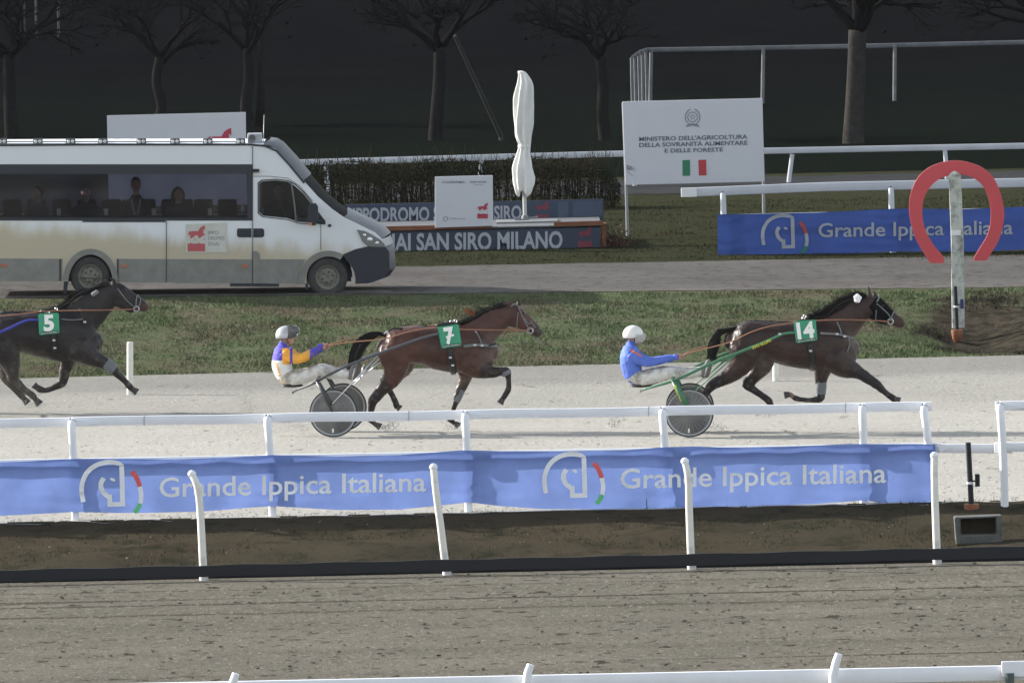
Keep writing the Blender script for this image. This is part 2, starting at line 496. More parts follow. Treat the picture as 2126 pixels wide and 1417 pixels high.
# base sheet: rows across Y, columns across X
Xs = sorted(set([-1500, -600, -200, -80, -40] + [round(-26 + .5 * i, 3) for i in range(105)] + [40, 80, 200, 600, 1500]))
Ys = [-1500, -200, 60, 100, 120, 130, 135.6, 136.2]
y = 136.6
while y < 146.4: Ys.append(round(y, 3)); y += .25
Ys += [147, 150, 158, 166, 172, 174.0, 174.6]
y = 174.9
while y < 195: Ys.append(round(y, 3)); y += .35
Ys += [197, 200, 203, 206, 208, 210, 212, 214, 220, 226, 236, 246, 260, 280, 320, 420, 700, 1200, 3000]
Ys = sorted(set(Ys))
mb = MB()
vs = []
for Y in Ys:
    for X in Xs:
        z = h(X, Y)
        if 136.5 < Y < 145.0: z += (1 - sstep(143.6, 144.9, Y)) * .10 * noise.noise(Vector((X * .8, Y * 1.1, 3))) + .04 * noise.noise(Vector((X * 3, Y * 3, 3)))
        if 175 < Y < 192.6:
            z += .07 * noise.noise(Vector((X * .5, Y * .5, 9)))
            # the dug-out hollow by the finish post
            z -= .30 * math.exp(-((X - 7.9) / .75) ** 2 - ((Y - 188.6) / 1.6) ** 2)
        vs.append((X, Y, z - (.03 if Y < 135.9 or 145.4 < Y < 174.2 else .010)))
nx = len(Xs)
for j in range(len(Ys) - 1):
    pass
mb.v = vs
for j in range(len(Ys) - 1):
    ym = (Ys[j] + Ys[j + 1]) / 2
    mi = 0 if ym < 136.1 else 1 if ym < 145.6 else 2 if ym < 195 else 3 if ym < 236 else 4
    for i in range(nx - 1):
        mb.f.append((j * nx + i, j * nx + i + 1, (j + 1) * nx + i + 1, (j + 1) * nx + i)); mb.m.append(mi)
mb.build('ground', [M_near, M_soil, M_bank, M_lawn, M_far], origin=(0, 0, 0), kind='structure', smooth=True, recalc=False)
def FL(px, py):
    d_ = ray(px, py); return Vector((0, 0, CAMH)) + d_ * (CAMH / -d_.z)
def strip(name, a, b, m, xr=(-1500, 1500), jag=.08, lift=0.0, flat=None):
    """a sheet between two long edge lines; each edge is ((px,py),(px,py)) on the ground or a constant Y"""
    def edge(e):
        if not isinstance(e, tuple): return lambda X: e
        p, q = (G(*e[0]), G(*e[1])) if flat is None else (FL(*e[0]), FL(*e[1]))
        k = (q.y - p.y) / (q.x - p.x)
        return lambda X: p.y + k * (max(-30, min(30, X)) - p.x)
    ea, eb = edge(a), edge(b)
    xs = sorted(set([xr[0], -400, -100, -40] + [round(-30 + .3 * i, 3) for i in range(201)] + [40, 100, 400, xr[1]]))
    mb = MB(); n = 7; V = []
    for X in xs:
        A = ea(X) + jag * noise.noise(Vector((X * 2.1, 1, 5))) * 2; B = min(eb(X), flat or 1e9) + jag * (0 if flat else 1) * noise.noise(Vector((X * 2.3, 7, 5))) * 2
        for k in range(n):
            Y = A + (B - A) * k / (n - 1)
            V.append((X, Y, h(X, Y) + lift))
    mb.v = V
    for i in range(len(xs) - 1):
        for k in range(n - 1):
            mb.f.append((i * n + k, (i + 1) * n + k, (i + 1) * n + k + 1, i * n + k + 1)); mb.m.append(0)
    return mb.build(name, m, origin=(0, 0, 0), kind='structure', smooth=True, recalc=False)
strip('near_track', -1400.0, 136.3, M_near, jag=.0)
strip('race_track', 145.1, ((300, 778), (1700, 743)), M_track, jag=.16, lift=-.004, flat=174.55)
strip('service_road', ((250, 616), (1600, 601)), ((900, 552), (1500, 541)), M_road, jag=.10)
strip('gravel_path', 228.2, 234.6, M_path, jag=.2)

# grass growing on the bank and along the edges
def grass_patch(name, n, region, m, hgt=(.04, .11), wid=.012, seed=1, label_kind='stuff'):
    rng = np.random.default_rng(seed)
    X = []; 
    pts = []
    x0, x1, y0, y1 = region
    xs = rng.uniform(x0, x1, n); ys = rng.uniform(y0, y1, n)
    clump = np.array([noise.noise(Vector((a * .9, b * .9, 2))) + .5 * noise.noise(Vector((a * 2.7, b * 2.7, 4))) for a, b in zip(xs, ys)])
    keep = clump > rng.uniform(-1.0, .35, n)
    keep &= ~(((xs - 8.35) / 1.0) ** 2 + ((ys - 189.2) / 3.0) ** 2 < rng.uniform(.4, 1.3, n))
    xs, ys, clump = xs[keep], ys[keep], clump[keep]
    n = len(xs)
    zs = np.array([h(a, b) for a, b in zip(xs, ys)]) - .02
    zs -= .30 * np.exp(-((xs - 7.9) / .75) ** 2 - ((ys - 188.6) / 1.6) ** 2) * (ys > 176) * (ys < 192)
    zs += np.array([.07 * noise.noise(Vector((a * .5, b * .5, 9))) if 175 < b < 192.6 else 0 for a, b in zip(xs, ys)])
    H = rng.uniform(*hgt, n) * (1 + .8 * np.clip(clump, -.5, .8))
    a = rng.uniform(0, math.pi, n); lx = rng.normal(0, .5, n) * H; ly = rng.normal(0, .5, n) * H
    wx, wy = np.cos(a) * wid, np.sin(a) * wid
    V = np.zeros((n, 3, 3))
    V[:, 0] = np.stack([xs - wx, ys - wy, zs], 1); V[:, 1] = np.stack([xs + wx, ys + wy, zs], 1)
    V[:, 2] = np.stack([xs + lx, ys + ly, zs + H], 1)
    me = bpy.data.meshes.new(name)
    me.vertices.add(n * 3); me.vertices.foreach_set('co', V.reshape(-1))
    me.loops.add(n * 3); me.loops.foreach_set('vertex_index', np.arange(n * 3, dtype=np.int32))
    me.polygons.add(n); me.polygons.foreach_set('loop_start', np.arange(0, n * 3, 3, dtype=np.int32)); me.polygons.foreach_set('loop_total', np.full(n, 3, dtype=np.int32))
    me.materials.append(m); me.update(); me.validate()
    o = bpy.data.objects.new(name, me); COL.objects.link(o)
    return tag(o, kind='stuff')
M_blade = grass_mat('grass_blades', (.095, .145, .058), (.165, .195, .11), (.17, .155, .105), (.055, .078, .040), True, (.135, .132, .082))
o = grass_patch('grass', 210000, (-12, 12, 174.5, 193.9), M_blade, seed=3, hgt=(.03, .07), wid=.012)
tag(o, 'rough green and straw grass on the bank between the two tracks', 'grass')
M_blade2 = grass_mat('lawn_blades', (.04, .048, .022), (.055, .058, .032), (.06, .05, .03), (.02, .026, .014))
o = grass_patch('grass', 60000, (-12, 12, 203.6, 225), M_blade2, seed=5, hgt=(.02, .055))
tag(o, 'short dark green lawn grass around the boards beyond the service road', 'grass')
M_weed = grass_mat('ditch_weeds', (.03, .045, .016), (.06, .06, .03), (.08, .065, .04), (.02, .02, .01))
o = grass_patch('grass', 16000, (-9.5, 9.5, 141.5, 145.5), M_weed, seed=8, hgt=(.015, .05), wid=.006)
tag(o, 'thin low weeds on the dark earth slope of the ditch', 'weeds')
# loose stones and litter on the earth slope
mb = MB()
rng = random.Random(4)
for _ in range(110):
    X, Y = rng.uniform(-9, 9), rng.uniform(142.8, 145.3)
    r = rng.uniform(.004, .011) * (1.8 if rng.random() < .06 else 1)
    mb.ball((X, Y, h(X, Y) + .06 * noise.noise(Vector((X * .8, Y * 1.1, 3)))), r, 6, (1.2, 1, .7))
mb.build('gravel', mat('stone', (.26, .245, .21), .9, var=.4, vscale=3), kind='stuff', label='small pale stones scattered over the dark ditch slope', cat='stones')
# lumps of kicked-up sand on the race track: low real clods
mb = MB()
for _ in range(1500):
    X = rng.uniform(-10, 10); Y = 145.6 + 14 * rng.random() ** 1.7
    r = rng.uniform(.006, .016)
    mb.ball((X, Y, 0.0), r, 6, (1.8, 1.4, .4))
mb.build('clods', M_track, kind='stuff', label='loose clods of pale sand lying on the race track', cat='sand')
mb = MB()
for _ in range(1300):
    X = rng.uniform(-10, 10); Y = rng.uniform(104, 135.5)
    r = rng.uniform(.008, .022)
    mb.ball((X, Y, 0.0), r, 6, (1.6, 1.3, .6))
mb.build('clods', M_near, kind='stuff', label='small grey clods lying on the near dirt track', cat='dirt')

# ================================================================ RAILS AND FENCES
M_white = mat('white_plastic', (.80, .81, .84), .38, var=.08, vscale=3)
M_whited = mat('dirty_white_plastic', (.68, .67, .62), .5, var=.35, vscale=6, thr=(.25, .5))
M_greyrail = mat('old_rail', (.15, .16, .17), .7, var=.4, vscale=3)
M_farrail = mat('far_rail', (.50, .52, .56), .55, var=.15, vscale=2)
M_black = mat('black_rubber', (.012, .013, .017), .75, var=.2, vscale=5)

def rail_beam(name, pts, hh, dd, m, parent, label=None):
    """long plastic rail with rounded section: pts world centre line"""
    mb = MB(); n = 12; rings = []
    for p in pts:
        ring = []
        for j in range(n):
            a = 2 * math.pi * j / n
            c, s_ = math.cos(a), math.sin(a)
            ring.append(p + Vector((0, dd * (abs(c) ** .5) * (1 if c > 0 else -1), hh * (abs(s_) ** .5) * (1 if s_ > 0 else -1))))
        rings.append(ring)
    V = [q for r in rings for q in r]; Fs = []
    for i in range(len(pts) - 1):
        for j in range(n): Fs.append((i * n + j, i * n + (j + 1) % n, (i + 1) * n + (j + 1) % n, (i + 1) * n + j))
    Fs += [tuple(range(n)), tuple((len(pts) - 1) * n + j for j in range(n))]
    mb.add(V, Fs)
    return mb.build(name, m, parent, smooth='auto', label=label)
# --- the long white running rail carrying the banner
DM = 145.6
M_joint = mat('joint_grey', (.42, .43, .45), .6)
BANY = G(148, 1078).y - .115
print('BANY', BANY, [G(x, y).y for x, y in ((566,1071),(973,1062),(1385,1054),(1793,1048),(1938,1046))])
def main_rail_fence(spans, label, posts, lower=True):
    (x0, y0), (x1, y1) = spans
    base = G(max(posts)[0] if False else posts[0][2], posts[0][3])
    r = root('running_rail', base, label, 'rail fence', 'white running rails beside the race track')
    DR = base.y + .28
    k = 24
    rail_beam('rail', [P(x0 + (x1 - x0) * i / k, y0 + (y1 - y0) * i / k, DR) + Vector((0, 0, .006 * math.sin(i * 1.7))) for i in range(k + 1)], .063, .035, M_white, r)
    for q in (.16, .36, .575, .77, .93):
        c_ = P(x0 + (x1 - x0) * q, y0 + (y1 - y0) * q, DR); mb = MB(); mb.box(c_ + Vector((-.006, -.041, -.067)), c_ + Vector((.006, .041, .067))); mb.build('rail_joint', M_joint, r)
    if lower:
        rail_beam('lower_rail', [P(x0 + 18 + (x1 - x0) * i / k, y0 + (y1 - y0) * i / k + 85, base.y) for i in range(k + 1)], .062, .03, M_white, r)
    for (xt, yt, xb, yb) in posts:
        B = P(xb, yb, base.y); B.z = h(B.x, B.y) - .25
        T = P(xt, yt, base.y)
        vis = P(xb, yb, base.y)
        pts = [B, vis]
        for q in (.3, .6, .85): pts.append(vis.lerp(T, q) + Vector((.012 * math.sin(q * 3.1), -.02 * math.sin(q * 3.1), 0)))
        pts += [T + Vector((0, .01, -.06)), T + Vector((.004, .05, -.015)), T + Vector((.01, .13, .0)), T + Vector((.016, .25, -.02))]
        mb = MB(); mb.tube(pts, [.052] * 5 + [.052, .052, .05, .045], 14)
        mb.build('post', M_white, r, smooth='auto')
        if xt == 1918: continue
        mb = MB()                      # triangular arm bracket behind the rail's edge
        t0 = T + Vector((.05, .20, .02))
        mb.add([t0, t0 + Vector((.27, 0, -.07)), t0 + Vector((0, 0, -.10)), t0 + Vector((0, .03, 0)), t0 + Vector((.27, .03, -.07)), t0 + Vector((0, .03, -.10))],
               [(0, 1, 2), (3, 5, 4), (0, 3, 4, 1), (1, 4, 5, 2), (2, 5, 3, 0)])
        mb.build('bracket', M_white, r)
        if lower:
            mb = MB(); c = T + Vector((.02, .12, -.56)); mb.box(c - Vector((.10, .05, .07)), c + Vector((.12, .02, .07))); mb.build('clamp', M_white, r, bevel=.01)
    return r
main_rail_fence(((-620, 889), (1934, 843)),
    'long white rail with the blue banner tied along it', [(148, 876, 156, 1078), (-258, 884, -250, 1087), (555, 868, 566, 1071), (965, 861, 973, 1062), (1375, 853, 1385, 1054), (1790, 846, 1793, 1048)] + [(1918, 846, 1938, 1046)])
main_rail_fence(((2066, 843), (2900, 828)), 'start of the next white rail at the right edge beside the black sensor pole',
    [(2076, 842, 2086, 1049), (2486, 835, 2496, 1042)])
# the short lower rail that bridges the gap
r = root('bridging_rail', G(1990, 1045), 'short low white rail crossing the gap beyond the end of the banner', 'rail')
rail_beam('rail', [P(1946, 930, BANY + .075), P(2100, 931, BANY + .075)], .062, .03, M_white, r)
mb = MB()
q = P(1960, 930, BANY + .03)
mb.add([q + Vector((-.1, 0, .07)), q + Vector((.11, 0, .02)), q + Vector((-.05, 0, -.06)), q + Vector((-.1, .02, .07)), q + Vector((.11, .02, .02)), q + Vector((-.05, .02, -.06))], [(0, 1, 2), (3, 5, 4), (0, 3, 4, 1), (1, 4, 5, 2), (2, 5, 3, 0)])
mb.build('end_plug', M_white, r)
# --- broken curved posts without rail
bp = [([(398, 984), (409, 1008), (415, 1050), (420, 1140), (423, 1203)], 'bent dirty white bare post standing before the capital G lettering of the banner'),
      ([(900, 970), (905, 1018), (914, 1085), (922, 1150), (928, 1190)], 'bare white post standing just beyond the final letter of the first banner lettering'),
      ([(1422, 958), (1429, 992), (1431, 1060), (1434, 1138), (1436, 1178)], 'bare white post in front of the word Grande of the second lettering'),
      ([(1940, 946), (1940, 992), (1942, 1060), (1945, 1138), (1946, 1167)], 'bare white post standing at the torn right end of the banner')]
for pts, lab in bp:
    D0 = 135.62
    base = P(*pts[-1], D0); base.z = h(base.x, D0)
    r = root('bare_post', base, lab, 'post', 'bare white posts along the near track')
    w = [P(x, y, D0) for x, y in pts]
    w[0] = w[0] + Vector((0, .05, 0))
    sp = [Vector(v) for v in spline([tuple(v) for v in w], 5)]
    mb = MB(); mb.tube(sp + [sp[-1] + Vector((0, 0, -.2))], [.042 + .008 * i / len(sp) for i in range(len(sp))] + [.05], 14)
    mb.build('shaft', M_whited, r, smooth='auto')
    mb = MB(); mb.ball(sp[0], .052, 14, (1, 1, .95)); mb.build('cap', M_white, r, smooth=True)
    mb = MB(); c = sp[-1] + Vector((0, 0, .012)); mb.tube([c + Vector((0, 0, .06)), c - Vector((0, 0, .12))], .056, 14); mb.build('foot_sleeve', M_white, r, smooth='auto')
# --- black edging board
r = root('edging_board', P(1063, 1185, 135.85), 'low black edging board running along the foot of the bare white posts', 'edging board')
mb = MB(); k = 90
A = []; 
for i in range(k + 1):
    x = -700 + 3600 * i / k
    yb = 1206.9 - .0233 * x; yt = yb - 24
    t_ = P(x, yt, 135.42); b_ = P(x, yb, 135.42)
    t_.z += .006 * math.sin(i * 1.3); b_.z += .004 * math.sin(i * .9)
    A += [t_, b_, t_ + Vector((0, .03, 0)), b_ + Vector((0, .03, 0))]
Fs = []
for i in range(k):
    a = i * 4; b = a + 4
    Fs += [(a, a + 1, b + 1, b), (a + 2, b + 2, b + 3, a + 3), (a, b, b + 2, a + 2), (a + 1, a + 3, b + 3, b + 1)]
mb.add(A, Fs); mb.build('board', M_black, r)
mb = MB(); A = []  # black strip added where only shade lies under the board
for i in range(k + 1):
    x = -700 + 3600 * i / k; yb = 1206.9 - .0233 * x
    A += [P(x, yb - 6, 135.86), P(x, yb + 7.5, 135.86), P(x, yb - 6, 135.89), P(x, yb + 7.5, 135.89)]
mb.add(A, Fs); mb.build('shade_strip', mat('painted_shade_black', (.006, .006, .008), .9), r)

# --- nearest rail at the bottom edge
r = root('running_rail', G(1100, 1700), 'nearest white rail crossing the bottom of the picture with raised post tops', 'rail fence', 'white running rails beside the race track')
rail_beam('rail', [P(-500 + 3200 * i / 20, 1437 - .0205 * (-500 + 3200 * i / 20) + 1.5, 110.0) for i in range(21)], .078, .035, M_white, r)
for (xt, yt) in [(-130, 1412), (490, 1397), (1102, 1378), (1742, 1356), (2380, 1340)]:
    T = P(xt, yt, 109.85); lean = .05 if xt in (490, 1742) else .0
    B = T + Vector((-.12 if lean else 0, 0, 0)); B.z = -.1
    mb = MB(); mb.tube([B, B.lerp(T, .5), T + Vector((-.05 - lean * .3, 0, -.22)), T + Vector((-.03, 0, -.08)), T], [.045, .045, .045, .042, .038], 12)
    mb.build('post', M_white, r, smooth='auto')
mb = MB(); q = P(2096, 1396, 109.9); mb.tube([q, q - Vector((0, 0, 1.2))], .045, 12); mb.build('steel_post', mat('green_steel', (.05, .08, .07), .5), r, smooth='auto')
mb = MB(); q = P(2094, 1390, 109.93); mb.box(q + Vector((-.07, -.02, -.07)), q + Vector((.25, .02, .09))); mb.build('sleeve', M_white, r, bevel=.01)

# --- short white pegs on the inner edge of the race track
M_peg = mat('peg_white', (.72, .70, .64), .5, var=.1)
for (x, yt, yb, lab) in [(270, 711, 818, 'short white peg standing on the track edge beside horse 5'), (1611, 752, 790, 'short white peg glimpsed beneath the belly of horse 14')]:
    b = G(x, yb); 
    t_ = P(x, yt, b.y)
    if yt > 740: t_.z = b.z + .8
    mb = MB(); mb.tube([b - Vector((0, 0, .1)), b, t_, t_ + Vector((0, 0, .01))], [.05, .05, .05, .042], 16)
    mb.build('track_peg', M_peg, label=lab, cat='peg', group='white pegs on the inner track edge', smooth='auto')

# ================================================================ BANNERS
def cloth_mat(name, col, trans=.35, see=.0):
    m = bpy.data.materials.new(name); m.use_nodes = True
    t = m.node_tree; b = principled(m)
    tc = t.nodes.new('ShaderNodeTexCoord')
    c, _ = mix_noise(t, col, tuple(x * .86 for x in col), 2.2, .35, .65, tc.outputs['Object'], 3)
    t.links.new(c, b.inputs['Base Color']); b.inputs['Roughness'].default_value = .75
    tr = t.nodes.new('ShaderNodeBsdfTranslucent'); t.links.new(c, tr.inputs[0])
    mx = t.nodes.new('ShaderNodeMixShader'); mx.inputs[0].default_value = trans
    t.links.new(b.outputs[0], mx.inputs[1]); t.links.new(tr.outputs[0], mx.inputs[2])
    out = mx.outputs[0]
    if see:
        tp = t.nodes.new('ShaderNodeBsdfTransparent')
        m2 = t.nodes.new('ShaderNodeMixShader'); m2.inputs[0].default_value = see
        t.links.new(out, m2.inputs[1]); t.links.new(tp.outputs[0], m2.inputs[2]); out = m2.outputs[0]
    t.links.new(out, t.nodes['Material Output'].inputs[0])
    return m
M_cloth = cloth_mat('blue_mesh_cloth', (.185, .268, .58), .46)
M_cloth_w = cloth_mat('cloth_print_white', (.96, .96, .96), .03)
M_cloth_r = cloth_mat('cloth_print_red', (.85, .14, .12), .05)
M_cloth_g = cloth_mat('cloth_print_green', (.16, .62, .25), .05)
M_cloth2 = cloth_mat('blue_cloth', (.038, .082, .31), .12)
M_cloth2w = cloth_mat('blue_cloth_white', (.40, .42, .46), .1)
M_cloth2r = cloth_mat('blue_cloth_red', (.45, .07, .06), .1)
M_cloth2g = cloth_mat('blue_cloth_green', (.03, .22, .12), .1)
def band(fn, mb, outline):
    vs, fs = fill([outline])
    mb.add([fn(u, v, 1) for u, v in vs], [tuple(reversed(f)) for f in fs])
def stroke(pts, w):
    """outline polygon of an open stroke of half width w (number or list)"""
    L, Rr = [], []
    n = len(pts)
    for i, (x, y) in enumerate(pts):
        a = pts[max(0, i - 1)]; b = pts[min(n - 1, i + 1)]
        dx, dy = b[0] - a[0], b[1] - a[1]; l = math.hypot(dx, dy) or 1
        ww = w[i] if hasattr(w, '__len__') else w
        L.append((x - dy / l * ww, y + dx / l * ww)); Rr.append((x + dy / l * ww, y - dx / l * ww))
    return L + Rr[::-1]
def emblem(fn, mbw, mbr, mbg, ox, oy, k):
    """horse head emblem; source coordinates are picture pixels of the first banner, relative to (165,958)"""
    f = lambda u, v, w: fn(ox + u * k, oy + v * k, w)
    arc = spline([(8, 84), (4.5, 62), (7, 40), (18, 20), (36, 7), (57, 1.5), (75, 2.5), (92, 7.5)], 5)
    # shape in px (x right, y down)
    band(f, mbw, stroke([tuple(p) for p in arc], [4.9] * (len(arc) - 4) + [4.4, 3.4, 2.2, .6]))
    band(f, mbw, [(82.5, 9.5), (92.5, 9), (95, 93), (58.5, 94), (57.5, 73), (57.8, 68), (67.5, 68.5), (68, 84), (84.5, 84)])
    jaw = spline([(50.5, 34), (45, 44), (44.8, 53), (49, 63), (58, 71.5), (65, 75)], 5)
    band(f, mbw, stroke([tuple(p) for p in jaw], 5.0))
    eye = [(69 + 6.3 * math.cos(a) * .9 - 1.5 * math.sin(a), 37.5 + 5.5 * .5 * math.sin(a) + 2.4 * math.cos(a)) for a in [i * math.pi / 6 for i in range(12)]]
    band(f, mbw, eye)
    arc2 = [tuple(p) for p in spline([(109, 20.5), (118, 33), (124.5, 49), (127.8, 66), (127.0, 82), (122, 96), (114, 106)], 6)]
    n = len(arc2)
    band(f, mbr, stroke(arc2[:n * 5 // 14 + 1], 4.8)); band(f, mbw, stroke(arc2[n * 5 // 14:n * 10 // 14 + 1], 4.8)); band(f, mbg, stroke(arc2[n * 10 // 14:], 4.8))
BP_ = None
def banner(name, xs, ytop, ybot, D, amp, mats, items, label, nx, fold_posts, rt_loc):
    """cloth hung between ytop(x) and ybot(x) (picture pixels); surface function shared by lettering"""
    def dep(x, t):
        y_ = .018 * math.sin(x * .021 + 1.2) * (.3 + .7 * t) + .012 * math.sin(x * .057 + 2.6 * t) + .020 * noise.noise(Vector((x * .012, t * 2.4, 1))) * 2
        for px_ in fold_posts:
            d = (x - px_)
            # creases radiating from the tie points
            y_ += .016 * math.exp(-(abs(d) / 90)) * math.sin((t - .9) * 26 + abs(d) * .03) * (1 if t > .6 else .0)
            y_ += .012 * math.exp(-(abs(d) / 80)) * math.sin(t * 30 + abs(d) * .04) * (1 if t < .25 else 0)
        return min(.02, y_ * amp)
    def S(x, t, lift=0.0):
        y = ytop(x) + (ybot(x) - ytop(x)) * t
        return P(x, y, D + dep(x, t) - lift)
    r = root(name, rt_loc, label, 'banner', 'blue banners with white lettering')
    mb = MB(); ny = 22; V = []
    for i in range(nx + 1):
        x = xs[0] + (xs[1] - xs[0]) * i / nx
        for j in range(ny + 1): V.append(S(x, j / ny))
    Fs = [(i * (ny + 1) + j, i * (ny + 1) + j + 1, (i + 1) * (ny + 1) + j + 1, (i + 1) * (ny + 1) + j) for i in range(nx) for j in range(ny)]
    mb.add(V, Fs); mb.build('cloth', mats[0], r, smooth=True, recalc=False)
    w, rd, gr = MB(), MB(), MB()
    tw = MB()
    def fn(x, y, l):
        t = (y - ytop(x)) / (ybot(x) - ytop(x))
        return S(x, t, .02)
    for it in items:
        if it[0] == 'e':
            w, rd, gr = MB(), MB(), MB(); emblem(fn, w, rd, gr, *it[1:])
            eo = w.build('horse_emblem', mats[1], r, recalc=False); rd.build('emblem_red_arc', mats[2], eo, recalc=False); gr.build('emblem_green_arc', mats[3], eo, recalc=False)
        else: 
            _, s_, x0, x1, yb0, cap, slope = it
            tw = MB(); text_on(tw, s_, lambda u, v, l: fn(u, v + slope * (u - x0), l), x0, x1, yb0, cap, offset=.012)
            tw.build('lettering', mats[1], r, recalc=False)
    return r
tpx = [-700, 0, 60, 140, 260, 360, 480, 560, 620, 700, 830, 905, 960, 1060, 1150, 1300, 1370, 1440, 1540, 1650, 1760, 1850, 1942]
tpy = [968, 959, 957, 952, 952, 953, 949, 944, 945, 947, 944, 938, 934, 936, 937, 934, 928, 926, 929, 926, 921, 921, 922]
bpx = [-700, 0, 80, 156, 240, 300, 420, 520, 566, 620, 700, 830, 920, 973, 1040, 1130, 1260, 1385, 1480, 1600, 1700, 1793, 1860, 1942]
bpy_ = [1080, 1070, 1066, 1062, 1064, 1064, 1061, 1053, 1050, 1053, 1058, 1057, 1048, 1042, 1050, 1056, 1056, 1055, 1052, 1049, 1045, 1038, 1047, 1047]
banner('blue_banner', (-700, 1942), lambda x: lerpmap(x, tpx, tpy), lambda x: lerpmap(x, bpx, bpy_), BANY, .55,
       [M_cloth, M_cloth_w, M_cloth_r, M_cloth_g],
       [('e', 165, 957.5, 1.0), ('t', 'Grande Ippica Italiana', 331, 884, 1031, 989, -.0225),
        ('e', 1126, 940.5, .985), ('t', 'Grande Ippica Italiana', 1288, 1840, 1013, 971, -.0225),
        ('e', -796 + 0, 976, 1.0), ('t', 'Grande Ippica Italiana', -630, -78, 1050, 1008, -.0225)],
       'long pale blue banner with two white horse emblems tied to the track rail', 520, [156, 566, 973, 1385, 1793], G(1063, 1058))
DF = 206.0
ft = lambda x: lerpmap(x, [1490, 1560, 1700, 1860, 2000, 2126, 2500], [445, 444, 441, 433, 434, 429, 424])
fb = lambda x: lerpmap(x, [1490, 1500, 1700, 1860, 2000, 2126, 2500], [530, 534, 529, 522, 523, 518, 512])
banner('blue_banner', (1490, 2500), ft, fb, DF - .12, .8, [M_cloth2, M_cloth2w, M_cloth2r, M_cloth2g],
       [('e', 1580, 446, .745), ('t', 'Grande Ippica Italiana', 1699, 2103, 492, 462, -.016)],
       'dark royal blue banner hung behind the red horseshoe', 240, [1500, 1852], G(1750, 532))
# far rail that carries it
r = root('running_rail', G(1503, 536), 'white rail behind the red horseshoe carrying the dark blue banner', 'rail fence', 'white running rails beside the race track')
rail_beam('rail', [P(1414 + 1500 * i / 20, lerpmap(1414 + 1500 * i / 20, [1414, 1700, 2126, 2914], [400, 388, 379, 364]), DF + .2) for i in range(21)], .085, .035, M_farrail, r)
rail_beam('lower_rail', [P(1492 + 1400 * i / 20, lerpmap(1492 + 1400 * i / 20, [1492, 2126, 2892], [452, 437, 420]), DF + .12) for i in range(21)], .06, .03, M_farrail, r)
for x in (1503, 1852, 2202, 2552):
    yb = 536 - (x - 1503) * .018
    T = P(x - 2, 402 - (x - 1503) * .03, DF); B = P(x + 2, yb, DF)
    mb = MB(); mb.tube([B - Vector((0, 0, .3)), B, B.lerp(T, .5), T + Vector((0, 0, -.1)), T + Vector((0, .05, -.02)), T + Vector((0, .18, 0))], [.055] * 4 + [.052, .045], 12)
    mb.build('post', M_farrail, r, smooth='auto')
mb = MB(); q = P(1432, 399, DF + .15); mb.box(q + Vector((-.16, -.02, -.09)), q + Vector((.13, .02, .085))); mb.build('end_sleeve', mat('bright_sleeve', (.72, .72, .72), .5), r, bevel=.01)

def spray(specs, label):
    mb = MB(); rng = random.Random(12)
    for (px, py, D, n, dx, dz) in specs:
        c = P(px, py, D)
        for _ in range(n * 3):
            u = rng.random(); q = c + Vector((dx * u + rng.gauss(0, .04 + .05 * u), rng.gauss(0, .06), dz * u + rng.gauss(0, .02 + .05 * u)))
            if q.z > .005: mb.ball(q, rng.uniform(.0025, .0085), 5)
    mb.build('sand_spray', M_track, kind='stuff', label=label, cat='sand spray', recalc=False)
spray([(792, 889, 160.1, 130, .22, .10), (950, 888, 160.3, 40, -.2, .05), (520, 858, 160.2, 90, -.10, .32), (1275, 885, 158.6, 70, .05, .25), (86, 842, 165.8, 50, -.25, .1), (1600, 860, 158.8, 50, -.2, .06), (1500, 890, 158.6, 60, -.3, .12), (640, 890, 160.2, 60, -.4, .15)], 'pale grains of sand thrown up behind hooves and wheels')
# ================================================================ HORSES
M_coat = vcol_mat('horse_coat', .42, bump=.4, bscale=24, spec=.32)
M_hair = mat('horse_hair', (.008, .007, .007), .45, var=.3, vscale=20)
M_leather = mat('harness_leather', (.012, .012, .013), .4, var=.3, vscale=12)
M_grey_strap = mat('grey_strap', (.16, .17, .17), .5, var=.2)
M_rein = mat('rein_tan', (.33, .15, .085), .6, var=.25, vscale=10)
M_steel = mat('steel', (.55, .56, .58), .3, metallic=.8)
M_numgreen = mat('number_green', (.03, .30, .16), .5, var=.08)
M_numwhite = mat('number_white', (.78, .78, .74), .5)
M_numblack = mat('number_black', (.01, .012, .015), .5)
M_boot = mat('leg_boot_grey', (.16, .17, .185), .5, var=.3, vscale=10)
M_hoof = mat('hoof_horn', (.06, .05, .045), .5, var=.3)
M_puff = mat('white_fleece', (.85, .85, .86), .8, bump=.6, bscale=30)

def chain(mb, pts, D, s, yo=0.0, k=3, wr=.8, n=14, ball_ends=True):
    """pts rows: (px,py,r_px[,halfwidth m]); a solid with elliptical sections"""
    rows = [(p[0], p[1], p[2], p[3] if len(p) > 3 else p[2] / s * wr) for p in pts]
    sp = spline(rows, k) if len(rows) > 2 else rows
    W_ = [P(p[0], p[1], D + yo) for p in sp]
    R_ = [max(.006, p[2] / s) for p in sp]; H_ = [max(.005, p[3]) for p in sp]
    if ball_ends:
        d0 = (W_[0] - W_[1]).normalized(); d1 = (W_[-1] - W_[-2]).normalized()
        a = [(.85, .45), (.5, .8)]
        W2 = [W_[0] + d0 * R_[0] * .75, W_[0] + d0 * R_[0] * .45] + W_ + [W_[-1] + d1 * R_[-1] * .45, W_[-1] + d1 * R_[-1] * .75]
        R2 = [R_[0] * .4, R_[0] * .78] + R_ + [R_[-1] * .78, R_[-1] * .4]
        H2 = [H_[0] * .4, H_[0] * .78] + H_ + [H_[-1] * .78, H_[-1] * .4]
        W_, R_, H_ = W2, R2, H2
    mb.tube(W_, R_, n, True, [hh / rr for hh, rr in zip(H_, R_)], up=(0, 1, 0))
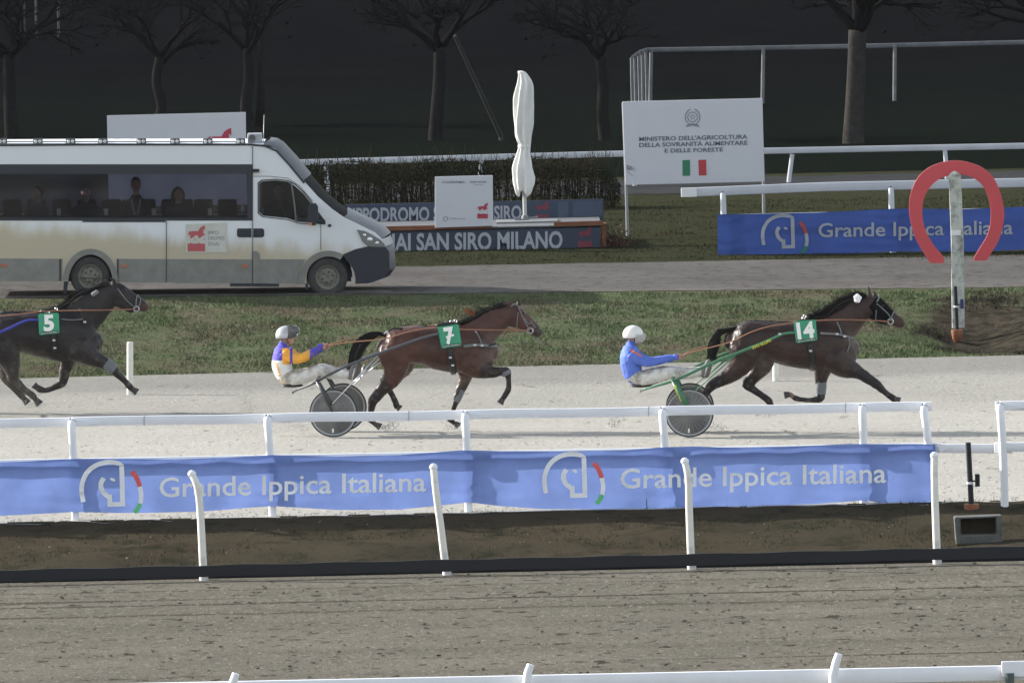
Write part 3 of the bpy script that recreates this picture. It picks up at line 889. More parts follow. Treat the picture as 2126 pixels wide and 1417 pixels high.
def strap(mb, pts, D, yo, r, flat=.3, k=4):
    sp = spline([tuple(P(x, y, D + (yo if not hasattr(yo, '__len__') else yo[i]))) for i, (x, y) in enumerate(pts)], k)
    mb.tube([Vector(v) for v in sp], r, 6, True, flat, up=(0, 1, 0))
def hair_bundle(mb, pathfn, n, seed, w=.006):
    rng = random.Random(seed)
    for i in range(n):
        pts = pathfn(i / n, rng)
        pts = [Vector(p) for p in pts]
        k = len(pts)
        mb.tube(pts, [w * (1 - .8 * j / (k - 1)) for j in range(k)], 3, False)

def horse(spec):
    D, s = spec['D'], spec['s']
    gx, gy = spec['ground']
    base = P(gx, gy, D); base.z = h(base.x, D)
    r = root('race_horse', base, spec['label'], 'horse', 'trotters racing in harness')
    mb = MB()
    chain(mb, spec['torso'], D, s, n=22)
    chain(mb, spec['neck'], D, s, n=18)
    chain(mb, spec['head'], D, s, n=16)
    chain(mb, spec['jaw'], D, s, n=12)
    for e, yo in zip(spec['ears'], (-.055, .055)): chain(mb, e, D, s, yo=yo, n=8, wr=.6)
    legs = spec['legs']
    for pts, yo, kind in legs:
        sp = list(pts)
        # upper joint leans in towards the body
        chain(mb, sp, D, s, yo=yo, n=12, wr=.78)
        f0, f1 = spec['hooves'][legs.index((pts, yo, kind))]
    # muscles of shoulder, buttock
    for (x, y, rr, yo, sy) in spec.get('muscle', []):
        mb.ball(P(x, y, D + yo), rr / s, 14, (1, sy, 1.15))
    # eye bulges and nostrils
    ex, ey = spec['eye']
    for sg in (-1, 1): mb.ball(P(ex, ey, D + sg * .078), .024, 8)
    cb, cl = spec['coat'], spec['light']
    zb = base.z
    legpts = []
    for pts, yo, kind in legs:
        cut = 2 if kind == 'f' else 3
        for p in pts[cut:]: legpts.append((P(p[0], p[1], D + yo), p[2] / s))
    muzzle = P(*spec['muzzle'], D)
    earp = P(spec['ears'][0][-1][0], spec['ears'][0][-1][1], D)
    belly = [P(x, y, D) for x, y in spec['belly']]
    tan = [(P(x, y, D + yo), rr / s) for x, y, rr, yo in spec.get('pale_pasterns', [])]
    def colf(v, nrm):
        n1 = noise.noise(v * 2.3); n2 = noise.noise(v * 9.0)
        k = 1 + .35 * n1 + .25 * n2
        k *= 1 + .5 * max(0, noise.noise(v * 5.5 + Vector((3, 1, 7)))) - .3 * max(0, noise.noise(v * 3.5))
        c = [q * k for q in cb]
        dl = min((v - a).length - b_ for a, b_ in legpts)
        if dl < .06:
            f = min(1, (.06 - dl) / .05) * .8
            c = [a * (1 - f) + b_ * f for a, b_ in zip(c, spec['points'])]
        dm = (v - muzzle).length
        if dm < .17:
            f = min(1, (.17 - dm) / .1) * .8
            c = [a * (1 - f) + b_ * f for a, b_ in zip(c, spec['muzzle_col'])]
        db = min((v - q).length for q in belly)
        if db < .28:
            f = max(0, min(1, (.28 - db) / .22)) * (.55 + .5 * n2)
            c = [a * (1 - f) + b_ * f for a, b_ in zip(c, cl)]
        for q, rr in tan:
            if (v - q).length < rr: c = (.20, .135, .09)
        if (v - earp).length < .085: c = spec['points']
        zz = v.z - zb
        mudk = max(0, noise.noise(v * 17) - .12) * max(0, 1 - zz / 1.15) * 1.5
        c = [a * (1 - mudk) + b_ * mudk for a, b_ in zip(c, (.17, .155, .13))]
        return [max(.003, x) for x in c]
    organic('body', mb, .0135, M_coat, r, colf, smooth_it=4, muscle=.011)
    # hooves
    mbh = MB()
    for (a, b, yo) in [(hh[0], hh[1], l[1]) for hh, l in zip(spec['hooves'], legs)]:
        A, B = P(*a[:2], D + yo), P(*b[:2], D + yo)
        m_ = MB(); m_.tube([A, A.lerp(B, .5), B], [a[2] / s * .95, (a[2] + b[2]) / 2 / s, b[2] / s * 1.12], 14, True, 1.0, up=(0, 1, 0))
        m_.build('hoof', M_hoof, r, smooth='auto')
    # mane
    mm = MB(); cr = spline(spec['crest'], 6)
    def mane(u, rng):
        t = rng.random(); q = cr[min(len(cr) - 1, int(t * len(cr)))]
        p = P(q[0] + rng.uniform(-4, 4), q[1] + rng.uniform(0, 6), D + rng.uniform(-.05, .05))
        L = spec['mane_len'] * rng.uniform(.5, 1.15); dx, dz = spec['mane_dir']
        side = rng.uniform(-.06, .06)
        return [p, p + Vector((dx * .4 + rng.uniform(-.1, .1), side, dz * .6 + rng.uniform(-.05, .12))) * L * .8,
                p + Vector((dx * .9 + rng.uniform(-.15, .15), side * 2, dz * .8 + rng.uniform(-.2, .25))) * L * 1.3,
                p + Vector((dx * 1.3 + rng.uniform(-.2, .2), side * 2.5, dz * .5 + rng.uniform(-.5, .45))) * L * rng.uniform(1.4, 2.3)]
    hair_bundle(mm, mane, spec.get('mane_n', 420) + 260, 5, .0065)
    mm.build('mane', M_hair, r)
    # forelock
    # tail
    tl = MB(); tp = spline(spec['tail'], 5)
    chain(tl, [(p[0], p[1], p[2] * .8) for p in spec['tail']], D, s, n=10, wr=.8)
    def tail(u, rng):
        i0 = rng.randint(0, len(tp) // 2); out = []
        ox, oy, oz = rng.uniform(-1, 1), rng.uniform(-1, 1), rng.uniform(-1, 1)
        for i in range(i0, len(tp), 3):
            q = tp[i]; f = i / len(tp)
            out.append(P(q[0] + ox * q[2] * (1 + f * .5), q[1] + oz * q[2] * .6, D + oy * .05))
        q = tp[-1]; out.append(P(q[0] + ox * q[2] * 2, q[1] + rng.uniform(0, 12), D + oy * .08))
        return out if len(out) > 1 else out * 2
    hair_bundle(tl, tail, 160, 9, .007)
    tl.build('tail', M_hair, r)
    # eyes
    me_ = MB()
    for sg in (-1, 1): me_.ball(P(ex, ey, D + sg * .092), .016, 8)
    me_.build('eye', mat('horse_eye', (.01, .006, .004), .1), r, smooth=True)
    # harness
    hb = MB()
    NY = -.33
    for (pts, yo, rad) in spec['harness']: strap(hb, pts, D, yo, rad)
    hb.build('harness', M_leather, r, smooth=True)
    gb = MB()
    for (pts, yo, rad) in spec['grey_straps']: strap(gb, pts, D, yo, rad)
    gb.build('breast_collar', M_grey_strap, r, smooth=True)
    br = MB()
    for (pts, yo, rad) in spec['bridle']: strap(br, pts, D, yo, rad)
    br.build('bridle', spec.get('bridle_mat', M_grey_strap), r, smooth=True)
    bit = MB(); bx, by = spec['bit']
    bit.lathe(P(bx, by, D - .085), [(.038, -.006), (.05, 0), (.038, .006), (.028, 0), (.038, -.006)], 16)
    bit.build('bit_ring', M_steel, r, smooth=True)
    # terrets
    for (x, y) in spec['terrets']:
        te = MB(); te.lathe(P(x, y, D - .08), [(.020, -.005), (.028, 0), (.020, .005), (.012, 0), (.020, -.005)], 12); te.tube([P(x, y + 3, D - .08), P(x, y + 8, D - .08)], .012, 6); te.build('terret', M_steel, r, smooth=True)
    for (x, y, yo) in spec.get('buckles', []):
        te = MB(); q = P(x, y, D + yo); te.box(q + Vector((-.022, -.008, -.014)), q + Vector((.022, .004, .014))); te.build('buckle', M_steel, r, bevel=.004)
    # girth
    gi = MB(); gp = spline([tuple(P(x, y, D + yo)) for x, y, yo in spec['girth']], 5)
    gi.tube([Vector(v) for v in gp], .042, 8, True, .35, up=(0, 1, 0)); gi.build('girth_strap', M_leather, r, smooth=True)
    # number cloth
    c = [P(x, y, D - .37) for x, y in spec['plate']]     # tl,tr,br,bl
    def pf(u, v, w):
        top = c[0].lerp(c[1], u); bot = c[3].lerp(c[2], u)
        q = top.lerp(bot, v)
        return q + Vector((0, -.02 * math.sin(math.pi * u) - w * .01 - .03 * v, 0))
    def rr_(x0, y0, x1, y1, q=.09):
        o = []
        for cx, cy, a0 in ((x1 - q, y1 - q, 0), (x0 + q, y1 - q, 90), (x0 + q, y0 + q, 180), (x1 - q, y0 + q, 270)):
            for i in range(5):
                a = math.radians(a0 + i * 22.5); o.append((cx + q * math.cos(a), cy + q * math.sin(a)))
        return o
    pm = MB(); pm.plate([rr_(0, 0, 1, 1)], pf, -1.2)
    plate = pm.build('number_cloth', M_numgreen, r, recalc=True)
    nm = MB(); a, b = spec['numbox']
    if spec['num'] == '5': vs_num = '5'
    text_on(nm, spec['num'], lambda u, v, l: pf(u, v, .6), a, b, .80, .06, offset=.045)
    if spec['num'] == '7': nm.add([pf(u, v, .6) for u, v in ((.30, .47), (.70, .40), (.72, .50), (.32, .57))], [(0, 1, 2, 3)])
    nm.build('number', M_numwhite, plate, recalc=False)
    nk = MB(); nk.plate([[(.07, .865), (.93, .865), (.93, .96), (.07, .96)]], lambda u, v, w: pf(u, v, .5 + w), .1); nk.build('caption_strip', M_numblack, plate)
    nt_ = MB(); text_on(nt_, 'Ippodromo SNAI Milano', lambda u, v, l: pf(u, v, 1.1), .10, .90, .945, .885, offset=.01)
    nt_.build('caption', M_numwhite, plate, recalc=False)
    # leg boots
    for (p0, p1, ra, rb, yo) in spec.get('boots', []):
        m_ = MB(); A, B = P(*p0, D + yo), P(*p1, D + yo)
        m_.tube([A, A.lerp(B, .5), B], [ra / s, (ra + rb) / 1.9 / s, rb / s], 12, True, .85, up=(0, 1, 0)); m_.build('leg_boot', M_boot, r, smooth='auto')
    return r, base

H7 = dict(D=160.2, s=143.0, ground=(900, 893), label='dark bay trotter wearing green number 7', coat=(.066, .028, .020), light=(.13, .095, .075), points=(.012, .010, .010), muzzle_col=(.035, .028, .026),
  torso=[(798,722,20,.16),(815,720,35,.25),(845,716,39,.27),(875,716,40,.27),(905,721,45,.29),(935,723,49,.29),(965,724,50,.27),(990,723,43,.23),(1010,728,31,.17),(1018,731,22,.13)],
  neck=[(972,712,40,.17),(998,692,35,.13),(1022,672,29,.10),(1046,657,24,.088),(1062,650,19,.085)],
  head=[(1062,647,18,.085),(1078,657,18,.10),(1092,668,15,.082),(1104,679,13.5,.066),(1113,687,12,.06),(1118,691,10.5,.055)],
  jaw=[(1064,664,15,.075),(1078,669,13,.07),(1092,679,9,.05)],
  ears=[[(1066,634,5),(1056,630,4),(1046,631,2.2)],[(1076,634,5),(1077,628,4),(1074,623,2)]],
  legs=[([(978,752,30),(993,765,22),(1010,771,15),(1026,773,12),(1042,770,9.5),(1052,771,9),(1055,784,6),(1056,798,5.4),(1055,808,6.6),(1050,818,5.4),(1045,826,5.4)],-.13,'f'),
        ([(968,760,24),(967,782,14),(961,798,10.5),(955,810,9.5),(949,826,6.8),(943,843,5.4),(937,860,5.4),(934,868,6.5),(940,875,5.2),(944,878,5.4)],.13,'f'),
        ([(820,728,36),(822,758,28),(813,786,19),(797,804,13.5),(783,821,11),(774,832,10.5),(771,845,7.4),(770,860,6.2),(769,870,7.2),(775,877,5.6),(780,881,5.6)],-.12,'h'),
        ([(838,745,30),(832,768,20),(815,782,13),(798,786,10),(802,797,7.5),(811,814,6.4),(819,830,6.4),(823,841,6.6),(825,844,5.8)],.12,'h')],
  hooves=[((1044,827,5.8),(1038,837,7)),((945,878,5.6),(953,884,7)),((781,881,6),(790,886,7.2)),((825,843,6),(831,848,7))],
  muscle=[(1000,745,26,-.10,.5),(815,735,30,-.15,.45)], eye=(1087,650), muzzle=(1118,693), belly=[(862,766),(850,776),(1010,742),(1018,735),(960,784),(1024,708)],
  crest=[(968,676),(982,667),(998,657),(1016,648),(1038,639),(1060,631)], mane_len=.075, mane_dir=(-.9,.45), mane_n=520,
  tail=[(800,696,5),(786,692,6),(772,695,8),(757,706,10),(745,722,10.5),(737,742,9),(731,762,6)],
  harness=[([(905,677),(930,672),(950,674)],-.12,.03),([(836,682),(870,678),(905,679)],-.03,.014),([(798,694),(815,683),(836,681)],-.10,.014),
           ([(945,672),(952,666),(975,663),(1000,648),(1030,637),(1062,630)],-.05,.008),([(1030,712),(1020,716),(1000,720)],-.2,.014)],
  grey_straps=[([(962,719),(985,716),(1010,717),(1032,719)],[-.29,-.27,-.22,-.06],.022),([(988,687),(996,702),(1001,717)],[-.16,-.2,-.26],.010)],
  bridle=[([(1074,632),(1080,645),(1090,668),(1100,684)],-.105,.009),([(1076,648),(1074,664),(1073,680)],-.11,.006),([(1100,664),(1106,672),(1112,680)],-.08,.008),([(1088,660),(1098,672),(1108,664)],-.10,.007),([(1060,636),(1070,631),(1080,640)],-.09,.009)],
  bit=(1101,686), terrets=[(926,671),(937,668),(946,666)], girth=[(933,722,-.34),(936,742,-.32),(939,758,-.26),(941,772,-.12),(942,776,.05)],
  buckles=[(803,689,-.16),(935,742,-.36),(986,716,-.31),(1001,717,-.29),(940,758,-.3)], plate=[(908,678.5),(952,672.5),(958.5,717),(917,723)], num='7', numbox=(.25,.72),
  boots=[((957,808),(947,834),9.5,7.4,.13),((1049,770),(1053,778),10.5,10,-.13)])
H14 = dict(D=158.6, s=144.5, ground=(1660, 882), label='dark brown trotter wearing green number 14 and a black hood', coat=(.032, .0165, .0125), light=(.11, .085, .068), points=(.010, .009, .010), muzzle_col=(.05, .025, .018),
  torso=[(1520,706,22,.16),(1537,707,35,.25),(1562,706,41,.27),(1590,706,40,.27),(1620,711,43,.28),(1650,715,47,.29),(1685,716,52,.29),(1712,716,52,.27),(1738,716,44,.23),(1757,722,33,.18),(1766,726,23,.13)],
  neck=[(1718,702,44,.17),(1744,681,37,.13),(1767,659,30,.105),(1789,643,25,.09),(1805,634,20,.085)],
  head=[(1806,630,18,.085),(1822,640,18,.10),(1838,652,15.5,.082),(1852,661,13.5,.067),(1864,668,12,.06),(1870,672,10.5,.055)],
  jaw=[(1812,650,14,.075),(1826,657,13,.07),(1842,667,9.5,.05)],
  ears=[[(1808,616,5.5),(1805,605,4.5),(1803,595,1.8)],[(1816,616,5),(1816,610,4),(1813,605,2)]],
  legs=[([(1732,742,32),(1756,762,24),(1776,771,16),(1792,779,12.5),(1812,792,9.8),(1822,799,9),(1834,810,6.8),(1846,820,5.8),(1854,826,6.4),(1859,829,5.4)],-.13,'f'),
        ([(1712,755,26),(1706,778,15),(1704,800,11),(1704,816,9.6),(1702,826,9),(1685,830,5.8),(1665,829,5.4),(1654,827,6.4),(1645,822,5.6),(1641,818,5.6)],.13,'f'),
        ([(1548,730,36),(1537,756,26),(1517,777,17),(1495,790,12.5),(1477,800,11),(1467,814,7.4),(1456,828,6.4),(1449,838,7),(1444,846,5.6)],-.12,'h'),
        ([(1578,728,34),(1582,754,25),(1572,774,17),(1558,790,12.5),(1551,798,11),(1562,807,8.4),(1575,816,7),(1588,825,6.6),(1597,832,7.4),(1600,840,5.8),(1601,845,5.8)],.10,'h')],
  hooves=[((1859,828,5.8),(1869,831,6.4)),((1640,818,6.2),(1628,820,7)),((1443,847,6),(1436,857,7.2)),((1600,845,6),(1602,855,7.2))],
  muscle=[(1752,738,26,-.10,.5),(1545,722,30,-.15,.45)], eye=(1832,634), muzzle=(1872,674), belly=[(1600,752),(1588,748),(1625,762),(1770,722),(1772,708),(1735,770),(1770,742)],
  crest=[(1697,665),(1712,658),(1728,650),(1745,640),(1762,629),(1780,620),(1798,614)], mane_len=.085, mane_dir=(-1.0,.75), mane_n=620,
  tail=[(1540,678,4),(1524,682,6),(1510,685,4.6),(1500,686,7.5),(1490,694,5),(1486,706,7.5),(1480,722,8),(1477,742,5.5)],
  harness=[([(1648,672),(1672,666),(1695,668)],-.12,.03),([(1562,666),(1600,668),(1648,670)],-.03,.016),([(1532,677),(1547,670),(1562,666)],-.05,.014),
           ([(1675,664),(1690,660),(1715,655),(1745,630),(1790,612)],-.05,.007)],
  grey_straps=[([(1704,692),(1730,693),(1755,697),(1776,704)],[-.29,-.27,-.2,-.06],.016),([(1738,668),(1744,682),(1748,696)],[-.16,-.2,-.22],.010),([(1762,700),(1764,715),(1758,732)],[-.19,-.19,-.2],.009)],
  bridle=[([(1826,610),(1824,620),(1819,629)],-.09,.012),([(1820,630),(1832,640),(1846,654),(1852,668)],-.105,.008),([(1820,632),(1819,648),(1818,664)],-.105,.006),([(1856,647),(1852,655),(1849,666)],-.085,.009)],
  bit=(1849,667), terrets=[(1668,661),(1671,656)], girth=[(1680,712,-.34),(1684,730,-.32),(1687,748,-.26),(1687,762,-.14),(1685,768,.05)],
  buckles=[(1535,679,-.12),(1683,728,-.36),(1738,693,-.28),(1754,698,-.24),(1619,693,-.40)], plate=[(1647,667),(1693.5,663),(1697,706),(1653,712)], num='14', numbox=(.10,.90),
  boots=[((1705,792),(1704,818),11.5,10.5,.13)], pale_pasterns=[(1643,819,8,.13),(1862,829,7,-.13)])
H5 = dict(D=166.0, s=138.0, ground=(60, 858), label='black brown trotter wearing green number 5 at the left edge', coat=(.017, .013, .013), light=(.17, .145, .12), points=(.022, .018, .017), muzzle_col=(.06, .03, .022),
  torso=[(-38,690,20,.16),(-20,692,34,.25),(8,690,41,.27),(35,688,39,.27),(60,691,43,.28),(90,696,47,.29),(120,697,52,.29),(148,697,51,.27),(170,700,43,.23),(187,705,32,.18),(196,708,22,.13)],
  neck=[(150,680,44,.17),(175,658,39,.13),(198,637,33,.105),(219,618,27,.09),(235,608,21,.085)],
  head=[(237,602,19,.085),(252,611,19,.10),(268,620,16,.082),(283,629,14.5,.067),(295,635,12.5,.06),(300,637,11,.055)],
  jaw=[(243,622,15,.075),(257,630,13,.07),(273,640,10,.05)],
  ears=[[(238,590,6),(236,582,4.5),(230,577,2)],[(226,592,5),(223,586,4),(220,581,2)]],
  legs=[([(164,722,32),(184,736,24),(200,745,17),(214,752,14),(228,762,11.5),(238,770,10),(250,782,7.4),(262,794,6.4),(270,803,6.8),(274,808,5.8)],-.13,'f'),
        ([(145,730,26),(140,752,15),(135,772,11.5),(131,788,10),(127,796,9),(112,804,6.4),(95,810,5.6),(84,808,6.8),(78,804,5.8)],.13,'f'),
        ([(0,715,36),(18,742,26),(25,765,17),(27,779,12),(26,784,11),(38,795,8),(53,809,7),(66,820,7.4),(72,827,6)],-.12,'h'),
        ([(10,720,32),(12,750,19),(11,770,12.5),(12,784,10.5),(20,797,7.5),(32,809,6.6),(43,819,7),(49,826,6)],.12,'h')],
  hooves=[((274,807,6),(285,814,7.2)),((77,804,6.2),(70,798,7)),((73,828,6.4),(83,839,7.8)),((50,827,6.2),(58,837,7.4))],
  muscle=[(182,718,26,-.10,.5),(-10,705,30,-.15,.45)], eye=(259,602), muzzle=(302,640), belly=[(55,734),(85,740),(36,722),(20,765),(30,742),(175,742),(12,790),(60,815),(30,795)],
  crest=[(120,642),(140,630),(158,614),(180,604),(205,597),(226,588)], mane_len=.06, mane_dir=(-.9,.3), mane_n=420,
  tail=[(-36,668,6),(-52,668,9),(-68,680,12),(-80,700,13),(-88,724,12),(-92,748,9)],
  harness=[([(84,648),(103,643),(124,648)],-.12,.03),([(0,649),(40,648),(84,648)],-.03,.016),([(165,640),(176,672),(190,692),(199,702)],[-.17,-.19,-.15,-.1],.008),
           ([(199,702),(196,716),(190,728)],-.16,.007),([(225,645),(245,642),(275,641)],-.1,.006),([(114,643),(140,629),(160,612),(190,598),(225,590)],-.05,.009)],
  grey_straps=[([(128,662),(150,664),(172,662)],[-.29,-.25,-.2],.008)],
  bridle=[([(286,611),(283,622),(282,640)],-.085,.010),([(244,598),(262,622),(282,640)],-.105,.007),([(286,612),(292,622),(287,640)],-.08,.008)],
  bit=(283,641), terrets=[(103,643),(117,641)], girth=[(110,690,-.34),(112,705,-.32),(113,722,-.26),(115,738,-.14),(116,744,.05)],
  buckles=[(112,706,-.36),(114,722,-.32),(176,668,-.22)], plate=[(79,651),(122,649),(123.6,691),(81.6,695.6)], num='5', numbox=(.24,.76),
  boots=[((219,754),(238,768),13,11.5,-.13)])
h7, b7 = horse(H7)
h14, b14 = horse(H14)
h5, b5 = horse(H5)
# hood, ear plug fleece, blinkers of horse 14
mb = MB()
chain(mb, [(1810,628,18.6,.095),(1822,638,19.6,.112),(1836,650,17,.093),(1848,658,14.5,.078)], H14['D'], 144.5, n=18, ball_ends=False)
chain(mb, [(1812,648,14.8,.085),(1826,657,14,.08),(1836,664,11,.06)], H14['D'], 144.5, n=12, ball_ends=False)
mb.build('hood', mat('black_hood', (.006, .0065, .0075), .8, var=.3, vscale=14, spec=.1), h14, smooth='auto')
mb = MB()
for i in range(16):
    a = i * 2.4; q = P(1781 + 5.5 * math.cos(a) * (i / 16) ** .5, 619 + 6.5 * math.sin(a) * (i / 16) ** .5, H14['D'] - .115)
    mb.ball(q, .022 + .014 * ((i * 7) % 5) / 5, 12, (1, 1, .8 + .1 * (i % 4)))
mb.build('fleece_ear_plug', M_puff, h14, smooth=True)
mb = MB()
for i in range(10): q = P(203 - 1.1 * i, 605 + .7 * i, H5['D'] - .1); mb.ball(q, .018 + .01 * (i % 3), 8)
mb.build('fleece_ear_plug', M_grey_strap, h5, smooth=True)
# red-brown tuft flying from the neck strap of horse 7
mb = MB(); rng_ = random.Random(3)
for i in range(60):
    p = P(984 + rng_.uniform(-8, 3), 652 + rng_.uniform(-4, 5), H7['D'] - .05)
    mb.tube([p, p + Vector((-.04 + rng_.uniform(-.03, .03), rng_.uniform(-.03, .03), .04)), p + Vector((-.09 + rng_.uniform(-.05, .03), rng_.uniform(-.05, .05), .05 + rng_.uniform(-.03, .05)))], [.004, .003, .001], 3, False)
mb.build('red_tuft', mat('red_brown_hair', (.23, .085, .035), .6), h7)

# ================================================================ DRIVERS
M_skin = mat('skin', (.42, .24, .17), .5)
def drv(spec):
    D, s = spec['D'], spec['s']
    base = P(*spec['seat'], D)
    r = root('person', base, spec['label'], 'person', 'drivers sitting in the sulkies')
    T = spec['torso']; hx, hy = spec['headc']
    mb = MB()
    def head(mb):
        c = P(hx, hy, D)
        mb.ball(c, .098, 16, (1.0, .80, 1.12)); mb.ball(c + Vector((.045, 0, -.062)), .062, 12, (1, .85, .95))
        mb.ball(c + Vector((.108, 0, -.012)), .018, 8, (1.2, .7, 1.4)); mb.ball(c + Vector((.085, 0, -.058)), .022, 8, (1, 1.3, .6))
        for sg in (-1, 1): mb.ball(c + Vector((-.005, sg * .082, -.01)), .026, 8, (.7, .4, 1.2))
        mb.tube([c + Vector((-.02, 0, -.05)), P(*spec['neck'], D)], [.055, .062], 12)
    head(mb)
    chain(mb, T, D, s, n=16)
    def limbs(mb, grow=0.0, which='al'):
        for sg in (-1, 1):
            sc = 1 + grow
            dx = 0 if sg < 0 else spec.get('far_dx', 4)
            if 'a' in which: 
                rows = [(x + dx, y - (0 if sg < 0 else 2), rr * sc) for x, y, rr in spec['arm']]
                chain(mb, rows, D, s, yo=0, n=10, wr=1.0) if False else arm(mb, rows, sg)
            if 'l' in which:
                rows = [(x + dx, y - (0 if sg < 0 else 3), rr * sc) for x, y, rr in spec['leg']]
                leg(mb, rows, sg)
    def arm(mb, rows, sg):
        sp = spline(rows, 4); n = len(sp); W_ = []
        for i, q in enumerate(sp):
            f = i / (n - 1)
            W_.append(P(q[0], q[1], D + sg * (.17 + .05 * math.sin(math.pi * f) - .11 * f)))
        mb.tube(W_, [q[2] / s for q in sp], 10, True, up=(0, 1, 0))
    def leg(mb, rows, sg):
        sp = spline(rows, 4); n = len(sp); W_ = []
        for i, q in enumerate(sp):
            f = i / (n - 1)
            W_.append(P(q[0], q[1], D + sg * (.09 + .20 * f)))
        mb.tube(W_, [q[2] / s for q in sp], 12, True, up=(0, 1, 0))
    limbs(mb)
    # hands: palm, four bent fingers closed on the rein, thumb above
    for sg in (-1, 1):
        hxp, hyp = spec['hand']; dx = 0 if sg < 0 else spec.get('far_dx', 4)
        W0 = P(hxp + dx, hyp, D + sg * .06)
        mb.tube([P(spec['arm'][-1][0] + dx, spec['arm'][-1][1], D + sg * .06), W0], [.030, .036], 10, True, .6)
        for i, (l, zz) in enumerate(((.040, .030), (.044, .010), (.041, -.011), (.034, -.031))):
            k0 = W0 + Vector((.018, 0, zz)); 
            mb.tube([k0, k0 + Vector((l * .9, -sg * .004, .002)), k0 + Vector((l * 1.05, -sg * .03, -.004)), k0 + Vector((l * .5, -sg * .043, -.004))], [.0115, .0108, .0100, .0085], 7)
        t0 = W0 + Vector((-.005, -sg * .02, .03)); mb.tube([t0, t0 + Vector((.03, -sg * .015, .014)), t0 + Vector((.055, -sg * .01, .004))], [.0125, .0115, .009], 7)
    organic('body', mb, .0075, M_skin, r, smooth_it=2)
    # gloves follow the hands
    # clothing
    tz = spec['jacket']
    mj = MB()
    chain(mj, [(x, y, rr * 1.09, hw * 1.09) for x, y, rr, hw in T], D, s, n=18)
    limbs(mj, .20, 'a')
    nk = P(*spec['neck'], D); mj.tube([nk + Vector((0, 0, -.03)), nk + Vector((.006, 0, .045))], [.075, .066], 12)
    organic('jacket', mj, .0095, vcol_mat('jacket_cloth', .7, bump=.8, bscale=16), r, tz, smooth_it=3, muscle=.010)
    mt = MB()
    limbs(mt, .16, 'l')
    chain(mt, [(x, y, rr * 1.10, hw * 1.12) for x, y, rr, hw in T[-2:]] , D, s, n=14)
    organic('trousers', mt, .011, mat('muddied_trousers', (.66, .64, .60), .75, col2=(.30, .27, .22), vscale=4, thr=(.42, .58), bump=1.0, bscale=12), r, smooth_it=3, muscle=.011)
    for sg in (-1, 1):
        dx = 0 if sg < 0 else spec.get('far_dx', 4)
        mbo = MB(); f0, f1, f2 = spec['foot']
        yo = sg * .29
        chain(mbo, [(f0[0] + dx, f0[1], 9.5), (f1[0] + dx, f1[1], 8.5), (f2[0] + dx, f2[1], 5.5)], D + yo, s, n=10, wr=.75)
        organic('boot', mbo, .009, mat('muddy_boot', (.22, .20, .18), .6, var=.5, vscale=12), r, smooth_it=2)
        mg = MB(); W0 = P(spec['hand'][0] + dx, spec['hand'][1], D + sg * .06)
        mg.tube([W0 + Vector((-.06, 0, 0)), W0 + Vector((.012, 0, 0))], [.040, .044], 10, True, .72)
        mg.build('glove_cuff', spec['cuff'], r, smooth=True)
    # helmet
    mh = MB(); c = P(hx, hy, D) + Vector((-.012, 0, .022)); V = []; n, m_ = 24, 10
    prof = [(i / m_) for i in range(m_ + 1)]
    for i in range(m_ + 1):
        a = math.pi * .60 * i / m_
        for j in range(n):
            b = 2 * math.pi * j / n
            fx = math.cos(b)
            aa = a * (1.0 - .16 * max(0, fx))
            V.append(c + Vector((.138 * math.sin(aa) * math.cos(b), .120 * math.sin(aa) * math.sin(b), .128 * math.cos(aa))))
    Fh = [(i * n + j, (i + 1) * n + j, (i + 1) * n + (j + 1) % n, i * n + (j + 1) % n) for i in range(m_) for j in range(n)]
    mh.add(V, Fh)
    ob = mh.build('helmet', spec['helmet'], r, smooth=True)
    sd = ob.modifiers.new('shell', 'SOLIDIFY'); sd.thickness = .012; sd.offset = 1
    mr_ = MB(); rim_ = [c + Vector((.143 * math.sin(math.pi * .60 * (1 - .16 * max(0, math.cos(q)))) * math.cos(q), .125 * math.sin(math.pi * .60 * (1 - .16 * max(0, math.cos(q)))) * math.sin(q), .132 * math.cos(math.pi * .60 * (1 - .16 * max(0, math.cos(q)))))) for q in [2 * math.pi * k_ / 24 for k_ in range(25)]]
    mr_.tube(rim_, .008, 6); mr_.build('helmet_trim', M_leather, r, smooth=True)
    for (vx, vz) in ((-.06, .10), (.0, .118), (.055, .098)):
        mq = MB(); mq.ball(c + Vector((vx, -.075, vz * .83)), .016, 8, (1.5, .6, .5)); mq.build('helmet_vent', M_leather, r, smooth=True)
    mv = MB(); V = []
    for i in range(7):
        for j in range(11):
            a = spec['visor'][0] + (spec['visor'][1] - spec['visor'][0]) * i / 6; b = math.radians(-80 + 160 * j / 10)
            rr = .152 + spec['visor'][2] * math.sin(math.pi * i / 8)
            V.append(c + Vector((rr * math.cos(a) * math.cos(b), .135 * math.sin(b) * math.cos(a * .5), rr * math.sin(a))))
    mv.add(V, [(i * 11 + j, i * 11 + j + 1, (i + 1) * 11 + j + 1, (i + 1) * 11 + j) for i in range(6) for j in range(10)])
    ov = mv.build('visor', spec['visor_mat'], r, smooth=True)
    sd = ov.modifiers.new('shell', 'SOLIDIFY'); sd.thickness = .004
    go = MB(); cc = P(hx, hy, D); V_ = [cc + Vector((.098 * math.cos(b_) * .98, .086 * math.sin(b_), .004)) for b_ in [math.radians(q) for q in range(-100, 101, 20)]]
    go.tube(V_, [.014] * 3 + [.026] * 5 + [.014] * 3, 8, True, .45, up=(0, 0, 1)); go.build('goggles', M_leather, r, smooth=True)
    scf = MB(); scf.tube([P(*spec['neck'], D) + Vector((0, 0, -.01)), P(*spec['neck'], D) + Vector((.012, 0, .045)), cc + Vector((.03, 0, -.095))], [.074, .070, .058], 14)
    scf.build('neck_scarf', spec['scarf'], r, smooth=True)
